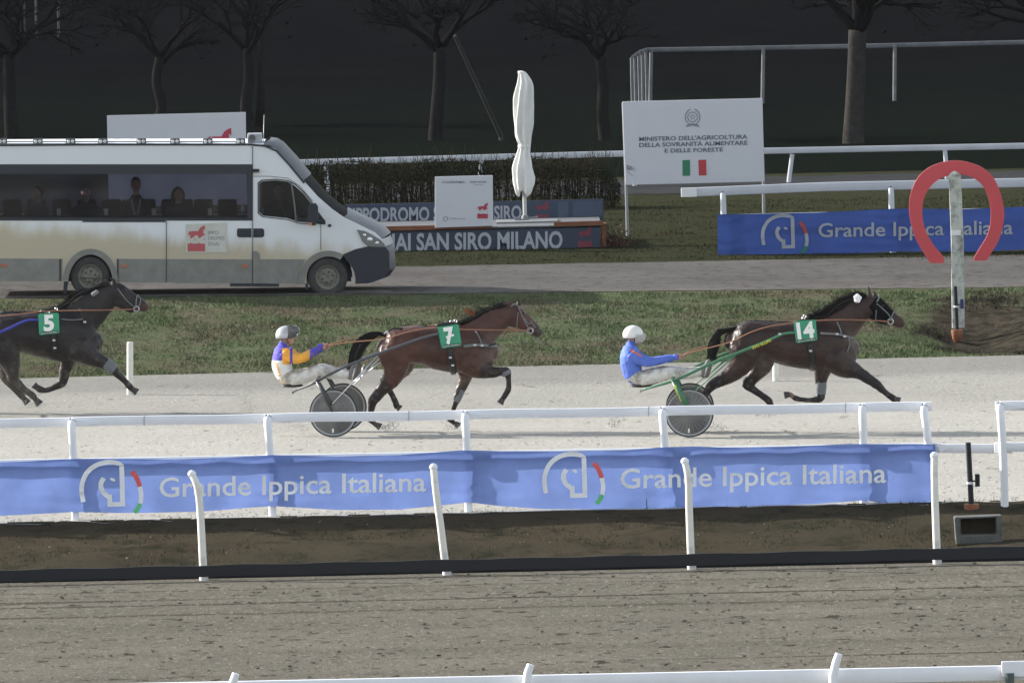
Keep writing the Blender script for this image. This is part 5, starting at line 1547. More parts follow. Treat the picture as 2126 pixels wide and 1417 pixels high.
# logos shared by van, boards and signs
def logo(mbr, f, u0, v0, k):
    """prancing red rocking horse above a red block; unit: height about 56"""
    hs = [(0, 22), (3.3, 13), (6.2, 11.5), (6.5, 15), (9, 12), (22, 12), (26, 5), (33, .5), (36, 0), (36, 11), (33.5, 8), (32.5, 8.5), (33, 17), (36, 19), (36, 21.5), (32, 20.5), (28, 25), (24, 26.5), (22, 25.5), (22, 22), (17, 20), (13, 24), (8, 27), (5.5, 26.5), (5.5, 22), (4, 19)]
    g = lambda u, v, w: f(u0 + u * k, v0 + v * k, w)
    band(g, mbr, hs)
    band(g, mbr, [(0, 38), (5, 38), (6, 34.5), (8.5, 38), (22, 38), (23, 34.5), (25.5, 38), (36.5, 38), (36.5, 54), (0, 54)])
    band(g, mbr, [(14, 28), (16.5, 28.5), (15.5, 30.8), (13.5, 30.5)]); band(g, mbr, [(34, 28), (36.3, 28.5), (35.6, 30.6), (33.4, 30.2)])
M_red = mat('logo_red', (.48, .04, .065), .5, var=.1); M_gtext = mat('grey_print', (.12, .125, .135), .5)
M_sticker = mat('dusty_sticker', (.66, .66, .62), .4, var=.12, vscale=4)
mb = MB(); mb.plate([[(386, 465), (471, 462), (471, 524), (386, 524)]], pf_at(-.0095), .003); stk = mb.build('sticker', mat('dusty_sticker_film', (.58, .58, .56), .4, col2=(.50, .48, .42), vscale=3), van)
mb = MB(); logo(mb, lambda u, v, w: pf_at(-.013)(u, v, 0), 389.5, 467.5, 1.0); mb.build('horse_logo', mat('dusty_red', (.44, .09, .10), .6), stk, recalc=False)
M_dgp = mat('dusty_grey_print', (.24, .22, .21), .6)
for tx, yb, x1 in (('IPPO', 487, 454), ('DROMO', 498, 466), ('SNAI', 510, 455)):
    mb = MB(); text_on(mb, tx, lambda u, v, l: pf_at(-.013)(u, v, 0), 432, x1, yb, yb - 8.4, offset=.0); mb.build('lettering', M_dgp, stk, recalc=False)
# interior: seats
M_seat = mat('seat_fabric', (.010, .012, .020), .9, spec=.1)
def seat(x, yb, yo, wpx=38, hpx=52):
    c = P(x, yb, DV) + Vector((0, yo, 0)); hw = wpx / SV / 2; hh = hpx / SV
    mb = MB(); mb.box(c + Vector((-hw, -.02, 0)), c + Vector((hw, .10, hh))); mb.box(c + Vector((-hw, -.42, -.12)), c + Vector((hw, .0, .02))); mb.build('seat', M_seat, van, bevel=.04)
for x in (20, 72, 124, 176, 228, 300, 352, 378, 420, 470): seat(x, 480, 1.15, 40, 60)
seat(583, 490, .75, 30, 70)
mb = MB(); mb.lathe(P(640, 452, DV) + Vector((0, .5, 0)), [(.18, -.012), (.195, 0), (.18, .012), (.168, 0), (.18, -.012)], 24, axis='Z'); mb.box(P(655, 468, DV) + Vector((-.2, .1, -.1)), P(690, 462, DV) + Vector((0, 1.8, .02))); mb.build('dashboard', M_vblack, van)
for x in (122, 220, 319, 436):
    mb = MB(); q = P(x, 447, DV) + Vector((0, .09, 0)); mb.tube([q, q + Vector((0, 0, .115))], [.034, .042], 12); mb.build('cup_holder', mat('cream_cup', (.44, .42, .34), .6), van, smooth='auto')
mb = MB(); mb.plate([[(-44, 447), (517, 448), (517, 453), (-44, 452)]], pf_at(.045), .16); mb.build('window_shelf', M_seat, van)

# ---------------- people in the van
def sitter(px, py, D, label, coat, hair, facing=0.0, hk=1.0, wide=1.0, lanyard=False, longhair=False, phone=False):
    head = P(px, py, D)
    seatz = head.z - .72 * hk
    r = root('person', Vector((head.x, D, seatz)), label, 'person', 'people riding in the minibus')
    Rz = Matrix.Rotation(facing, 3, 'Z')
    def W_(x, y, z): return Vector((head.x, D, seatz)) + Rz @ Vector((x * wide, y, z * hk))
    hz = .72
    body = MB()
    body.ball(W_(0, 0, hz), .10, 14, (.82, .95, 1.15)); body.ball(W_(0, -.035, hz - .055), .062, 12, (.9, .9, .95))
    body.ball(W_(0, -.102, hz - .018), .017, 8, (.8, 1.2, 1.4)); body.ball(W_(0, -.085, hz - .062), .02, 8, (1.4, .8, .5))
    for sg in (-1, 1): body.ball(W_(sg * .083, 0, hz - .015), .024, 8, (.4, .7, 1.2))
    body.tube([W_(0, .0, hz - .05), W_(0, .01, .52)], [.055, .06], 12)
    def trunk(mb, g):
        mb.tube([W_(0, .0, -.02), W_(0, .0, .12), W_(0, .01, .32), W_(0, .01, .46), W_(0, .01, .53)], [.155 * g, .15 * g, .175 * g, .165 * g, .08 * g], 18, True, [.70] * 5)
        for sg in (-1, 1):
            mb.tube([W_(sg * .15, .0, .46), W_(sg * .20, -.02, .42), W_(sg * .235, -.05, .20), W_(sg * .20, -.22, .13), W_(sg * .08, -.32, .15)], [.055 * g, .06 * g, .047 * g, .04 * g, .032 * g], 10)
    trunk(body, 1)
    for sg in (-1, 1):
        body.tube([W_(sg * .09, -.02, .0), W_(sg * .11, -.38, .02), W_(sg * .11, -.42, -.06), W_(sg * .11, -.40, -.38)], [.085, .07, .06, .045], 10)
        hnd = W_(sg * .06, -.34, .16); body.ball(hnd, .036, 8, (1, 1.1, .6))
        for i in range(4):
            a = hnd + Rz @ Vector((sg * (-.024 + .015 * i), -.02, 0)); body.tube([a, a + Rz @ Vector((0, -.032, .004)), a + Rz @ Vector((0, -.042, -.018))], [.010, .009, .008], 6)
        a = hnd + Rz @ Vector((-sg * .03, 0, .012)); body.tube([a, a + Rz @ Vector((-sg * .02, -.03, .006))], [.011, .009], 6)
    organic('body', body, .013, M_skin, r, smooth_it=2)
    jk = MB(); trunk(jk, 1.16)
    jk.tube([W_(0, .02, .47), W_(0, .015, .57)], [.11, .085], 14)
    organic('coat', jk, .016, coat, r, smooth_it=3)
    tr = MB()
    for sg in (-1, 1): tr.tube([W_(sg * .09, .02, .0), W_(sg * .11, -.38, .02), W_(sg * .11, -.42, -.06), W_(sg * .11, -.40, -.36)], [.098, .082, .072, .058], 10)
    tr.tube([W_(-.1, 0, .02), W_(.1, 0, .02)], [.11, .11], 10)
    organic('trousers', tr, .018, M_seat, r, smooth_it=2)
    hb = MB(); hb.ball(W_(0, .018, hz + .03), .104, 14, (.86, .95, 1.08))
    if longhair:
        for sg in (-1, 1): hb.tube([W_(sg * .05, .02, hz + .07), W_(sg * .092, .01, hz - .02), W_(sg * .098, .0, hz - .14)], [.05, .042, .028], 8)
    # cut the face free: hair sits behind and above
    hb.v = [tuple(Vector(v) + (Rz @ Vector((0, .018, .006)))) for v in hb.v]
    organic('hair', hb, .014, hair, r, smooth_it=2)
    if lanyard:
        m_ = MB()
        for sg in (-1, 1): m_.tube([W_(sg * .07, -.085, .50), W_(sg * .055, -.145, .40), W_(sg * .02, -.155, .24)], .011, 6)
        m_.build('lanyard', mat('pale_ribbon', (.42, .40, .38), .7), r)
    if phone:
        m_ = MB(); q = W_(-.03, -.33, .50); m_.box(q + Vector((-.04, -.03, -.035)), q + Vector((.04, .03, .035))); m_.build('camera', M_vblack, r, bevel=.008)
        a = MB(); a.tube([W_(.2, -.03, .43), W_(.14, -.28, .14), W_(-.01, -.31, .44)], [.06, .052, .04], 10); a.build('raised_sleeve', mat('grey_sleeve', (.11, .12, .12), .8), r, smooth='auto')
        b_ = MB(); b_.ball(W_(-.01, -.31, .47), .035, 10); b_.build('raised_hand', M_skin, r, smooth=True)
    return r
M_dkcoat = mat('dark_navy_coat', (.012, .014, .024), .85); M_brcoat = mat('dark_brown_coat', (.028, .022, .018), .85, var=.3)
M_hairb = mat('dark_hair', (.012, .010, .009), .7); M_hairr = mat('auburn_hair', (.05, .018, .012), .7); M_hairg = mat('grey_hair', (.09, .085, .08), .7)
DP = DV + .75
sitter(77, 402, DP, 'passenger in profile at the far left end of the minibus window', M_dkcoat, M_hairb, facing=math.radians(-40))
sitter(178, 401, DP, 'balding passenger in dark coat, second from the left in the minibus window', M_dkcoat, M_hairg, facing=math.radians(10))
sitter(282, 384, DP, 'tall passenger in hooded brown coat with pale lanyard in the minibus window', M_brcoat, M_hairb, hk=1.12, wide=1.12, lanyard=True)
sitter(370, 404, DP, 'red haired passenger in navy coat near the front of the minibus window', M_dkcoat, M_hairr, longhair=True, facing=math.radians(12))
sitter(578, 396, DV + .55, 'driver raising a camera in the cab of the minibus', mat('cab_coat', (.03, .032, .035), .85), M_hairb, facing=math.radians(8), phone=True)

# ================================================================ PODIUM, BOARDS, SIGNS
M_navy = mat('navy_board', (.028, .042, .072), .6, var=.12, vscale=2)
M_navy2 = mat('navy_board_rear', (.030, .046, .082), .6, var=.12, vscale=2)
M_btext = mat('board_text', (.36, .38, .42), .6)
M_btext2 = mat('board_text_far', (.30, .32, .36), .6)
M_orange = mat('orange_timber', (.20, .072, .032), .7, var=.3, vscale=4)
M_deck = mat('podium_deck', (.11, .115, .125), .8, var=.3, vscale=3)
fb0 = G(1000, 517); DB = fb0.y
pod = root('podium', Vector((fb0.x, DB, fb0.z)), 'low podium with two navy lettered boards and orange timber edges', 'podium')
def at(D): return lambda u, v, w: P(u, v, D) + Vector((0, w, 0))
mb = MB(); mb.plate([[(560, 484), (700, 481), (1247, 469), (1247, 513), (1000, 519), (560, 529)]], at(DB), .04); mb.build('front_board', M_navy, pod)
DR_ = DB + 3.0
mb = MB(); mb.plate([[(560, 428), (1253, 413), (1253, 459), (560, 474)]], at(DR_), .04); mb.build('rear_board', M_navy2, pod)
# deck between
a, b = P(560, 478, DB), P(1247, 464, DB); c, d = P(560, 474, DR_), P(1253, 459, DR_)
zt = P(1000, 471, DB).z
mb = MB()
def qd(p, z): return Vector((p.x, p.y, z))
za, zb = P(560, 481, DB).z, P(1247, 466, DB).z
mb.add([qd(a, za), qd(b, zb), Vector((b.x, DR_, zb)), Vector((a.x, DR_, za)), qd(a, za - .05), qd(b, zb - .05), Vector((b.x, DR_, zb - .05)), Vector((a.x, DR_, za - .05))], [(0, 1, 2, 3), (4, 7, 6, 5), (0, 4, 5, 1), (1, 5, 6, 2), (2, 6, 7, 3), (3, 7, 4, 0)])
mb.build('deck', M_deck, pod)
mb = MB()
mb.plate([[(560, 475), (1022, 465), (1022, 474), (560, 485)]], at(DB - .045), .04)
mb.plate([[(1150, 461), (1253, 458), (1253, 467), (1150, 470.5)]], at(DB - .045), .04)
mb.build('orange_edge', M_orange, pod)
mb = MB(); mb.box(P(1249, 468, DB) + Vector((0, 0, -.36)), P(1252, 464, DR_) + Vector((.02, 0, -.02))); mb.plate([[(1247.5, 464), (1258, 463), (1260, 512), (1247.5, 513)]], at(DB + .05), .3); mb.build('end_board', M_orange, pod)
mb = MB()
sl_ = -.0155
# lower board: the visible 'AI SAN SIRO MILANO' spans 820..1168
def tw(s_): 
    vs, _ = text_geo(s_, .02); xs = [v[0] for v in vs]; return max(xs) - min(xs)
full = 'IPPODROMO SNAI SAN SIRO MILANO'; wv = tw('AI SAN SIRO MILANO'); wf = tw(full)
x1 = 1168; x0 = x1 - (1168 - 820) * wf / wv
text_on(mb, full, lambda u, v, l: P(u, v + sl_ * (u - 1168), DB - .012), x0, x1, 514.5, 478.5, offset=.028)
mb.build('front_lettering', M_btext, pod, recalc=False)
mb = MB(); full = 'IPPODROMO SNAI SAN SIRO'; wf = tw(full); wv = tw('IPPODROMO S'); x0 = 733; x1 = 1083
text_on(mb, full, lambda u, v, l: P(u, v + sl_ * (u - 733), DR_ - .012), x0, x1, 460, 431, offset=.028)
mb.build('rear_lettering', M_btext2, pod, recalc=False)
M_bl = mat('dark_red_logo', (.17, .025, .045), .6)
mb = MB(); logo(mb, lambda u, v, w: P(u, v, DB - .012), 1200, 471, .78); mb.build('board_logo', M_bl, pod, recalc=False); mb = MB(); logo(mb, lambda u, v, w: P(u, v, DR_ - .012), 1112, 417, .76); mb.build('board_logo', M_bl, pod, recalc=False)
mb = MB(); mb.plate([[(1158, 419), (1180, 418.5), (1180, 452), (1158, 452.5)]], at(DR_ - .006), .004); mb.plate([[(1190, 418), (1250, 416.5), (1250, 448), (1190, 449.5)]], at(DR_ - .006), .004); mb.build('board_patch', mat('faded_navy', (.055, .08, .13), .6, var=.3, vscale=3), pod)
# white lectern-like sign on the podium
Dw = DB - .10
sg_ = root('display_board', P(963, 473, Dw), 'square white board with small red horse logo standing on the podium edge', 'sign')
M_sign = mat('sign_white', (.55, .56, .60), .5, var=.04, vscale=2)  # white greyed in the colour to carry the floodlight falloff
mb = MB(); mb.plate([[(903, 367), (1023, 364), (1024, 469), (903, 473)]], at(Dw), .05); mb.build('panel', M_sign, sg_, bevel=.008)
mb = MB(); mb.box(P(910, 470, Dw) + Vector((0, .05, 0)), P(1018, 466, Dw) + Vector((0, .30, .02))); mb.build('stand', M_deck, sg_)
f_ = lambda u, v, w: P(u, v, Dw - .008)
mb = MB(); logo(mb, f_, 991, 421, .60); mb.build('horse_logo', mat('sign_red', (.38, .03, .06), .5), sg_, recalc=False)
mb = MB(); text_on(mb, 'COSERPMA', f_, 917, 966, 380, 375.5, offset=.02); text_on(mb, 'jaerema', f_, 976, 1010, 379, 374.5, offset=.02); text_on(mb, 'rannima', f_, 984, 1003, 384, 381.5)
mb.lathe(P(925, 454, Dw - .008), [(.045, 0), (.036, 0)], 20); text_on(mb, 'la fine racena', f_, 936, 966, 455, 451.5, offset=0)
mb.build('lettering', mat('sign_grey_print', (.20, .21, .22), .5), sg_, recalc=False)
# ministry sign
gm = G(1303, 490); Dm = gm.y
ms = root('information_board', gm, 'large white ministry sign with green and red flag bars on two poles', 'sign')
mb = MB(); mb.plate([[(1292, 211), (1583, 204), (1587, 377), (1299, 384)]], at(Dm), .05); mb.build('panel', M_sign, ms, bevel=.006)
M_alu = mat('alu_pole', (.22, .23, .25), .5, metallic=.2)
for (x0, y0, x1, y1) in ((1300, 380, 1303, 493), (1585, 373, 1586, 486)):
    A, B = P(x0, y0, Dm + .1), P(x1, y1, Dm + .1); B.z = h(B.x, Dm) - .1
    A2 = P(x0 - 6, 214 if x0 < 1400 else 207, Dm + .09)
    mb = MB(); mb.tube([A2, A, B], .030, 10); mb.build('pole', M_alu, ms, smooth='auto')
f_ = lambda u, v, w: P(u, v, Dm - .008)
sl2 = -.0225; M_dp = mat('dark_print', (.10, .11, .14), .5)
fs_ = lambda x0: (lambda u, v, w: P(u, v + sl2 * (u - x0), Dm - .008))
mb = MB(); text_on(mb, "MINISTERO DELL'AGRICOLTURA", fs_(1327), 1327, 1552, 293, 284.0, offset=.020); mb.build('lettering', M_dp, ms, recalc=False)
mb = MB(); text_on(mb, "DELLA SOVRANITÀ ALIMENTARE", fs_(1327), 1327, 1552, 305.5, 296.5, offset=.020); mb.build('lettering', M_dp, ms, recalc=False)
mb = MB(); text_on(mb, "E DELLE FORESTE", fs_(1380), 1380, 1501, 317, 308.5, offset=.020); mb.build('lettering', M_dp, ms, recalc=False)
mb = MB(); band(f_, mb, [(1417, 332.5), (1432.5, 332), (1433, 364.5), (1417.5, 365)]); mb.build('green_bar', mat('flag_green', (.02, .17, .085), .5), ms, recalc=False)
mb = MB(); band(f_, mb, [(1450, 332), (1466, 331.5), (1467, 364), (1451, 364.5)]); mb.build('red_bar', mat('flag_red', (.42, .035, .045), .5), ms, recalc=False)
# round crest: cogwheel, star, wreath
mb = MB(); cx, cy = 1438, 243
def ring(cx, cy, r0, r1, n=36, a0=0, a1=360):
    return arc(cx, cy, r0, a0, a1, n) + arc(cx, cy, r1, a1, a0, n)
band(f_, mb, ring(cx, cy, 10.2, 9.0, 30, 0, 359.5)); 
star = [(cx + (7.2 if i % 2 == 0 else 2.9) * math.sin(i * math.pi / 5), cy - (7.2 if i % 2 == 0 else 2.9) * math.cos(i * math.pi / 5)) for i in range(10)]
star2 = [(cx + (5.2 if i % 2 == 0 else 1.8) * math.sin(i * math.pi / 5), cy - (5.2 if i % 2 == 0 else 1.8) * math.cos(i * math.pi / 5)) for i in range(10)]
vs_, fs__ = fill([star, star2]); mb.add([f_(u, v, 0) for u, v in vs_], fs__)
for i in range(12):
    a = i * 30; band(f_, mb, ring(cx, cy, 11.6, 10.0, 3, a, a + 14))
for sg in (-1, 1):
    for i in range(11):
        a = math.radians(-62 + i * 13); x, y = cx + sg * 15 * math.cos(a), cy - 16.5 * math.sin(a)
        t_ = a + math.pi / 2 - .5; dx, dy = sg * math.cos(t_) * 3.1, -math.sin(t_) * 3.1; nx_, ny_ = -dy * .38, dx * .38
        band(f_, mb, [(x - dx, y - dy), (x + nx_, y + ny_), (x + dx, y + dy), (x - nx_, y - ny_)])
band(f_, mb, [(cx - 12, cy + 16), (cx, cy + 13), (cx + 12, cy + 16), (cx + 15, cy + 21), (cx + 8, cy + 19.5), (cx, cy + 17.5), (cx - 8, cy + 19.5), (cx - 15, cy + 21)])
mb.build('crest', mat('crest_grey', (.20, .215, .235), .5), ms, recalc=False)
mb = MB()
for (p, q, w_) in (((1301, 343), (1318, 348), 1.4), ((1302, 352), (1322, 349), .8), ((1303, 356), (1316, 366), .7), ((1308, 346), (1320, 356), .7), ((1301, 347), (1312, 352), 2.2)):
    band(f_, mb, stroke([p, ((p[0] + q[0]) / 2, (p[1] + q[1]) / 2 + 1), q], [w_, w_ * .8, .2]))
mb.build('scuff', mat('scuff_grey', (.24, .245, .27), .6), ms, recalc=False)
# sign behind the van
gs = G(365, 470); Ds = 214.0
s3 = root('information_board', Vector((P(365, 470, Ds).x, Ds, h(0, Ds))), 'wide white sign standing behind the minibus roof', 'sign')
mb = MB(); mb.plate([[(222, 240), (510, 233), (513, 424), (226, 430)]], at(Ds), .05); mb.build('panel', M_sign, s3)
for x in (230, 505):
    A = P(x, 425, Ds + .08); B = A.copy(); B.z = -.1; mb = MB(); mb.tube([A + Vector((0, 0, 1.6)), B], .03, 10); mb.build('pole', M_alu, s3)
mb = MB(); logo(mb, lambda u, v, w: P(u, v, Ds - .008), 428, 266, 1.45); mb.build('horse_logo', mat('sign_red2', (.42, .035, .075), .5), s3, recalc=False)
# ================================================================ UMBRELLA
Du = DB + 1.6
ub = P(1090, 462, Du)
um = root('parasol', ub, 'tall folded white parasol standing on the podium', 'parasol')
M_par = mat('parasol_cloth', (.70, .70, .67), .8, var=.12, vscale=3, bump=.4, bscale=5)
prof = [(1088, 402, .10), (1088, 396, .15), (1087, 380, .185), (1085, 350, .175), (1087, 322, .125), (1089, 306, .105), (1089, 298, .108), (1086, 280, .14), (1087, 250, .165), (1088, 215, .175), (1089, 190, .165), (1090, 172, .135), (1086, 156, .085), (1082, 149, .06), (1080, 147, .02)]
mb = MB(); n = 64; V = []
for i, (x, y, rr) in enumerate(spline(prof, 4)):
    c = P(x, y, Du); low = max(0, min(1, (y - 305) / 60))
    for j in range(n):
        a = 2 * math.pi * j / n
        f = 1 + .16 * math.sin(a * 8 + .9 * math.sin(y * .03)) + .09 * math.sin(a * 5 + y * .05) + .10 * noise.noise(Vector((a * 1.5, y * .03, 2)))
        V.append(c + Vector((rr * f * math.cos(a), rr * f * math.sin(a), low * .06 * math.sin(a * 3 + 1) * (1 if i < 10 else 0))))
k = len(V) // n
mb.add(V, [(i * n + j, (i + 1) * n + j, (i + 1) * n + (j + 1) % n, i * n + (j + 1) % n) for i in range(k - 1) for j in range(n)] + [tuple(range((k - 1) * n, k * n))])
mb.build('canopy', M_par, um, smooth=True)
mb = MB(); mb.tube([P(1089, 405, Du) + Vector((0, 0, .1)), ub + Vector((0, 0, .02))], .038, 12); mb.build('pole', mat('pale_pole', (.40, .40, .38), .5), um, smooth='auto')
mb = MB(); q = P(1088.5, 303, Du); mb.lathe(q, [(.118, -.03), (.124, 0), (.118, .03)], 24, 'Z'); mb.build('tie_band', mat('band_white', (.66, .66, .64), .7), um, smooth=True)
mb = MB(); mb.box(ub + Vector((-.55, -.55, -.02)), ub + Vector((.62, .3, .05))); mb.tube([ub, ub + Vector((0, 0, .14))], [.09, .06], 12)
mb.tube([ub + Vector((-.2, -.1, .05)), ub + Vector((.25, .1, .10))], .02, 8); mb.build('base_plate', mat('base_grey', (.20, .205, .21), .6, var=.3), um, bevel=.01)

# ================================================================ FINISH POST
fp = G(1991, 674)
fin = root('finish_post', fp, 'weathered white finishing post carrying the big red horseshoe', 'finish post')
Dq = fp.y
M_fp = mat('weathered_white', (.50, .51, .47), .75, col2=(.20, .21, .19), vscale=5, thr=(.36, .54), bump=.3)
mb = MB(); mb.plate([[(1970, 364), (1995, 363), (2001, 500), (2003, 680), (1977, 682), (1975, 500)]], at(Dq), .12)
mb.build('post', M_fp, fin, bevel=.01)
mb = MB(); mb.lathe(P(1982, 361, Dq) + Vector((0, .06, 0)), [(.001, .05), (.05, .03), (.085, 0), (.085, -.03)], 12, 'Z'); mb.build('post_cap', M_fp, fin, smooth='auto')
def ell(cx, cy, rx, ry, a0, a1, n): return [(cx + rx * math.cos(math.radians(a0 + (a1 - a0) * i / n)), cy - ry * math.sin(math.radians(a0 + (a1 - a0) * i / n))) for i in range(n + 1)]
outer = spline([(1931, 546), (1912, 516), (1898, 487), (1889, 450), (1888, 420), (1894, 392), (1908, 366), (1932, 346), (1960, 336), (1986, 333.5), (2012, 337), (2040, 348), (2062, 368), (2077, 400), (2085, 440), (2082, 470), (2073, 500), (2060, 522), (2048, 541)], 4)
inner = spline([(2022, 541), (2024, 532), (2034, 515), (2049, 490), (2056, 465), (2057, 435), (2050, 405), (2038, 383), (2018, 368), (1998, 362.5), (1978, 363), (1957, 369), (1938, 381), (1922, 403), (1915, 430), (1917, 462), (1926, 488), (1942, 513), (1958, 532), (1960, 546)], 4)
mb = MB(); mb.plate([[tuple(p) for p in outer] + [tuple(p) for p in inner]], at(Dq + .125), .06); mb.build('horseshoe', mat('signal_red', (.60, .070, .085), .45, var=.10, vscale=2), fin)
mb = MB(); mb.plate([[(1974.5, 478), (1995, 477), (1995, 488), (1975, 489)]], at(Dq - .012), .01); mb.build('white_band', mat('fresh_white', (.75, .75, .75), .5), fin)
def sensor(name, xt, yt, xb, yb, D, label, devy, devcol):
    b = P(xb, yb, D); r = root(name, b, label, 'sensor pole', 'black sensor poles at the finish line')
    mb = MB(); mb.tube([b, P(xt, yt, D)], .036 if D < 160 else .034, 12); mb.build('pole', M_black, r, smooth='auto')
    q = P((xt + xb) / 2, devy, D); mb = MB(); mb.box(q + Vector((.07, -.05, -.07)), q + Vector((.13, .05, .09))); mb.tube([q, q + Vector((.08, 0, 0))], .012, 6); mb.build('sensor', devcol, r, bevel=.005)
    mb = MB(); q2 = P((xt + xb) / 2, devy + 4, D); mb.tube([q2 + Vector((0, 0, -.015)), q2 + Vector((0, 0, .015))], .045, 12); mb.tube([q2, q2 + Vector((.05, -.02, -.04)), q2 + Vector((.1, -.02, -.05)), q2 + Vector((.10, -.02, .03))], .006, 6); mb.build('clip', M_white, r)
    mb = MB(); mb.tube([b + Vector((0, 0, .05)), b + Vector((0, 0, -.0)), b + Vector((0, 0, -.10)), b + Vector((0, 0, -.16))], [.10, .10, .085, .05], 14); mb.build('clay_foot', mat('clay_orange', (.30, .11, .05), .7, var=.45, vscale=9), r, smooth='auto')
M_devb = mat('blue_device', (.02, .03, .12), .4)
sensor('sensor_pole', 2010, 918, 2017, 1053, 144.7, 'black pole with small sensor on an orange foot above the concrete drain', 998, M_black)
sensor('sensor_pole', 1983, 594, 1987, 690, Dq - .25, 'black pole with blue sensor before the finishing post', 632, M_devb)
# concrete drain in the ditch face
Dd = G(2035, 1122).y - .02
dr = root('drain', P(2035, 1130, Dd), 'square concrete drain mouth set in the earth slope', 'drain')
mb = MB(); mb.plate([[(1981, 1073), (2080, 1069), (2082, 1128), (1985, 1131)], [(1994, 1077), (2068, 1074), (2069, 1108), (1996, 1110)]], at(Dd), .25)
mb.build('frame', mat('drain_concrete', (.13, .13, .12), .9, var=.45, vscale=9, bump=.5), dr, bevel=.02)
mb = MB(); mb.plate([[(1990, 1074), (2072, 1071), (2072, 1112), (1990, 1113)]], at(Dd + .24), .02); mb.build('pit_floor', M_soil, dr)

# small weeds
M_leaf = mat('weed_leaf', (.03, .07, .03), .7)
def sprig(px, py, D, hh, label):
    b = P(px, py, D); mb = MB(); rng = random.Random(int(px))
    for i in range(14):
        z = hh * i / 14; a = i * 2.4; l = hh * .28 * (1 - i / 18)
        p = b + Vector((0, 0, z)); q = p + Vector((math.cos(a) * l, math.sin(a) * l, l * .5)); s_ = Vector((-math.sin(a), math.cos(a), 0)) * l * .25
        mb.add([p, (p + q) / 2 + s_, q, (p + q) / 2 - s_], [(0, 1, 2, 3)])
    mb.tube([b, b + Vector((0, 0, hh))], .004, 5)
    mb.build('weed', M_leaf, label=label, cat='weed', origin=b)
sprig(1343, 1060, 144.6, .17, 'small leafy weed at the foot of the banner')
# ================================================================ HEDGE, BUSH
def leafmass(mb, boxfn, n, size, seed, colr=None):
    rng = random.Random(seed)
    for i in range(n):
        p = boxfn(rng); a, b_ = rng.uniform(0, 6.28), rng.uniform(-1, 1)
        u = Vector((math.cos(a), math.sin(a), b_ * .6)).normalized() * size * rng.uniform(.5, 1.3)
        w = Vector((-math.sin(a) * .4, math.cos(a) * .4, rng.uniform(-1, 1))).normalized() * size * rng.uniform(.3, .7)
        mb.add([p - u, p + w, p + u, p - w], [(0, 1, 2, 3)])
M_hedge = bpy.data.materials.new('hedge_leaf')
M_hedge = mat('hedge_leaf', (.046, .036, .024), .9, col2=(.018, .022, .013), vscale=1.6, thr=(.35, .65), spec=0)
gh = G(950, 436); Dh = gh.y
xa, xb_ = P(540, 436, Dh).x, P(1288, 420, Dh).x
mb = MB()
topz = lambda x: 1.02 + .12 * noise.noise(Vector((x * 1.1, 0, 0))) + .07 * noise.noise(Vector((x * 4, 2, 0)))
def hbx(rng):
    x = rng.uniform(xa, xb_); e = min(1, (xb_ - x) / .5, (x - xa) / .5)
    z = rng.random() ** .8 * topz(x) * (.45 + .55 * e)
    return Vector((x, Dh + rng.uniform(-.45, .45), z))
leafmass(mb, hbx, 12500, .036, 2)
rng = random.Random(8)
for i in range(420):
    x = rng.uniform(xa, xb_ - .1); y_ = Dh + rng.uniform(-.35, .35); zt_ = topz(x) + rng.uniform(-.05, .34) * (1 if rng.random() < .5 else .3)
    mb.tube([Vector((x, y_, 0)), Vector((x + rng.uniform(-.1, .1), y_, zt_ * .6)), Vector((x + rng.uniform(-.2, .2), y_ + rng.uniform(-.1, .1), zt_))], [.010, .007, .003], 4, False)
mb.build('hedge', M_hedge, label='straggly brown leaved hedge behind the folded parasol', cat='hedge', recalc=False, kind='thing')
gb_ = G(1270, 512); mb = MB()
leafmass(mb, lambda rng: gb_ + Vector((rng.gauss(0, .17), rng.gauss(0, .12), abs(rng.gauss(0, .15)))), 900, .03, 6)
mb.build('bush', mat('red_brown_leaf', (.095, .035, .024), .8, var=.5, vscale=6), label='small low reddish bush beside the right end of the podium', cat='bush', recalc=False)

# ================================================================ BACKGROUND RAILS
def bgfence(label, railpts, posts, th, D, m, name='running_rail'):
    r = root(name, P(*posts[0][2:], D) if posts else P(*railpts[0], D), label, 'rail fence')
    rail_beam('rail', [P(x, y, D) for x, y in railpts], th, .03, m, r)
    for (x0, y0, x1, y1) in posts:
        A, B = P(x0, y0, D - .06), P(x1, y1, D - .06)
        mb = MB(); mb.tube([A, B, B - Vector((0, 0, .15))], .046, 10); mb.build('post', m, r, smooth='auto')
    return r
D1 = 232.0
bgfence('white rail passing behind the hedge and the ministry sign', [(x, lerpmap(x, [-700, 640, 1290, 2126, 2900], [371, 337, 319, 303, 288])) for x in range(-700, 2901, 120)],
        [(1645, 320, 1638, 374), (1962, 312, 1966, 366), (1325, 325, 1318, 384), (1000, 330, 994, 395), (676, 345, 682, 404), (2290, 306, 2284, 360)], .064, D1, M_farrail)
D2 = 272.0
bgfence('thin grey upper rail in front of the dark trees', [(x, lerpmap(x, [1345, 1790, 2126, 2900], [104, 96, 88, 72])) for x in range(1345, 2901, 100)],
        [(1352, 104, 1350, 209), (1585, 100, 1583, 205), (1858, 94, 1857, 201), (2140, 90, 2139, 196)], .056, D2, M_greyrail)
r = root('running_rail', P(1310, 206, 268), 'short grey rail turning the corner left of the upper rail', 'rail fence')
rail_beam('rail', [P(1344, 103, 272), P(1328, 108, 270.8), P(1311, 120, 268)], .05, .03, M_greyrail, r)
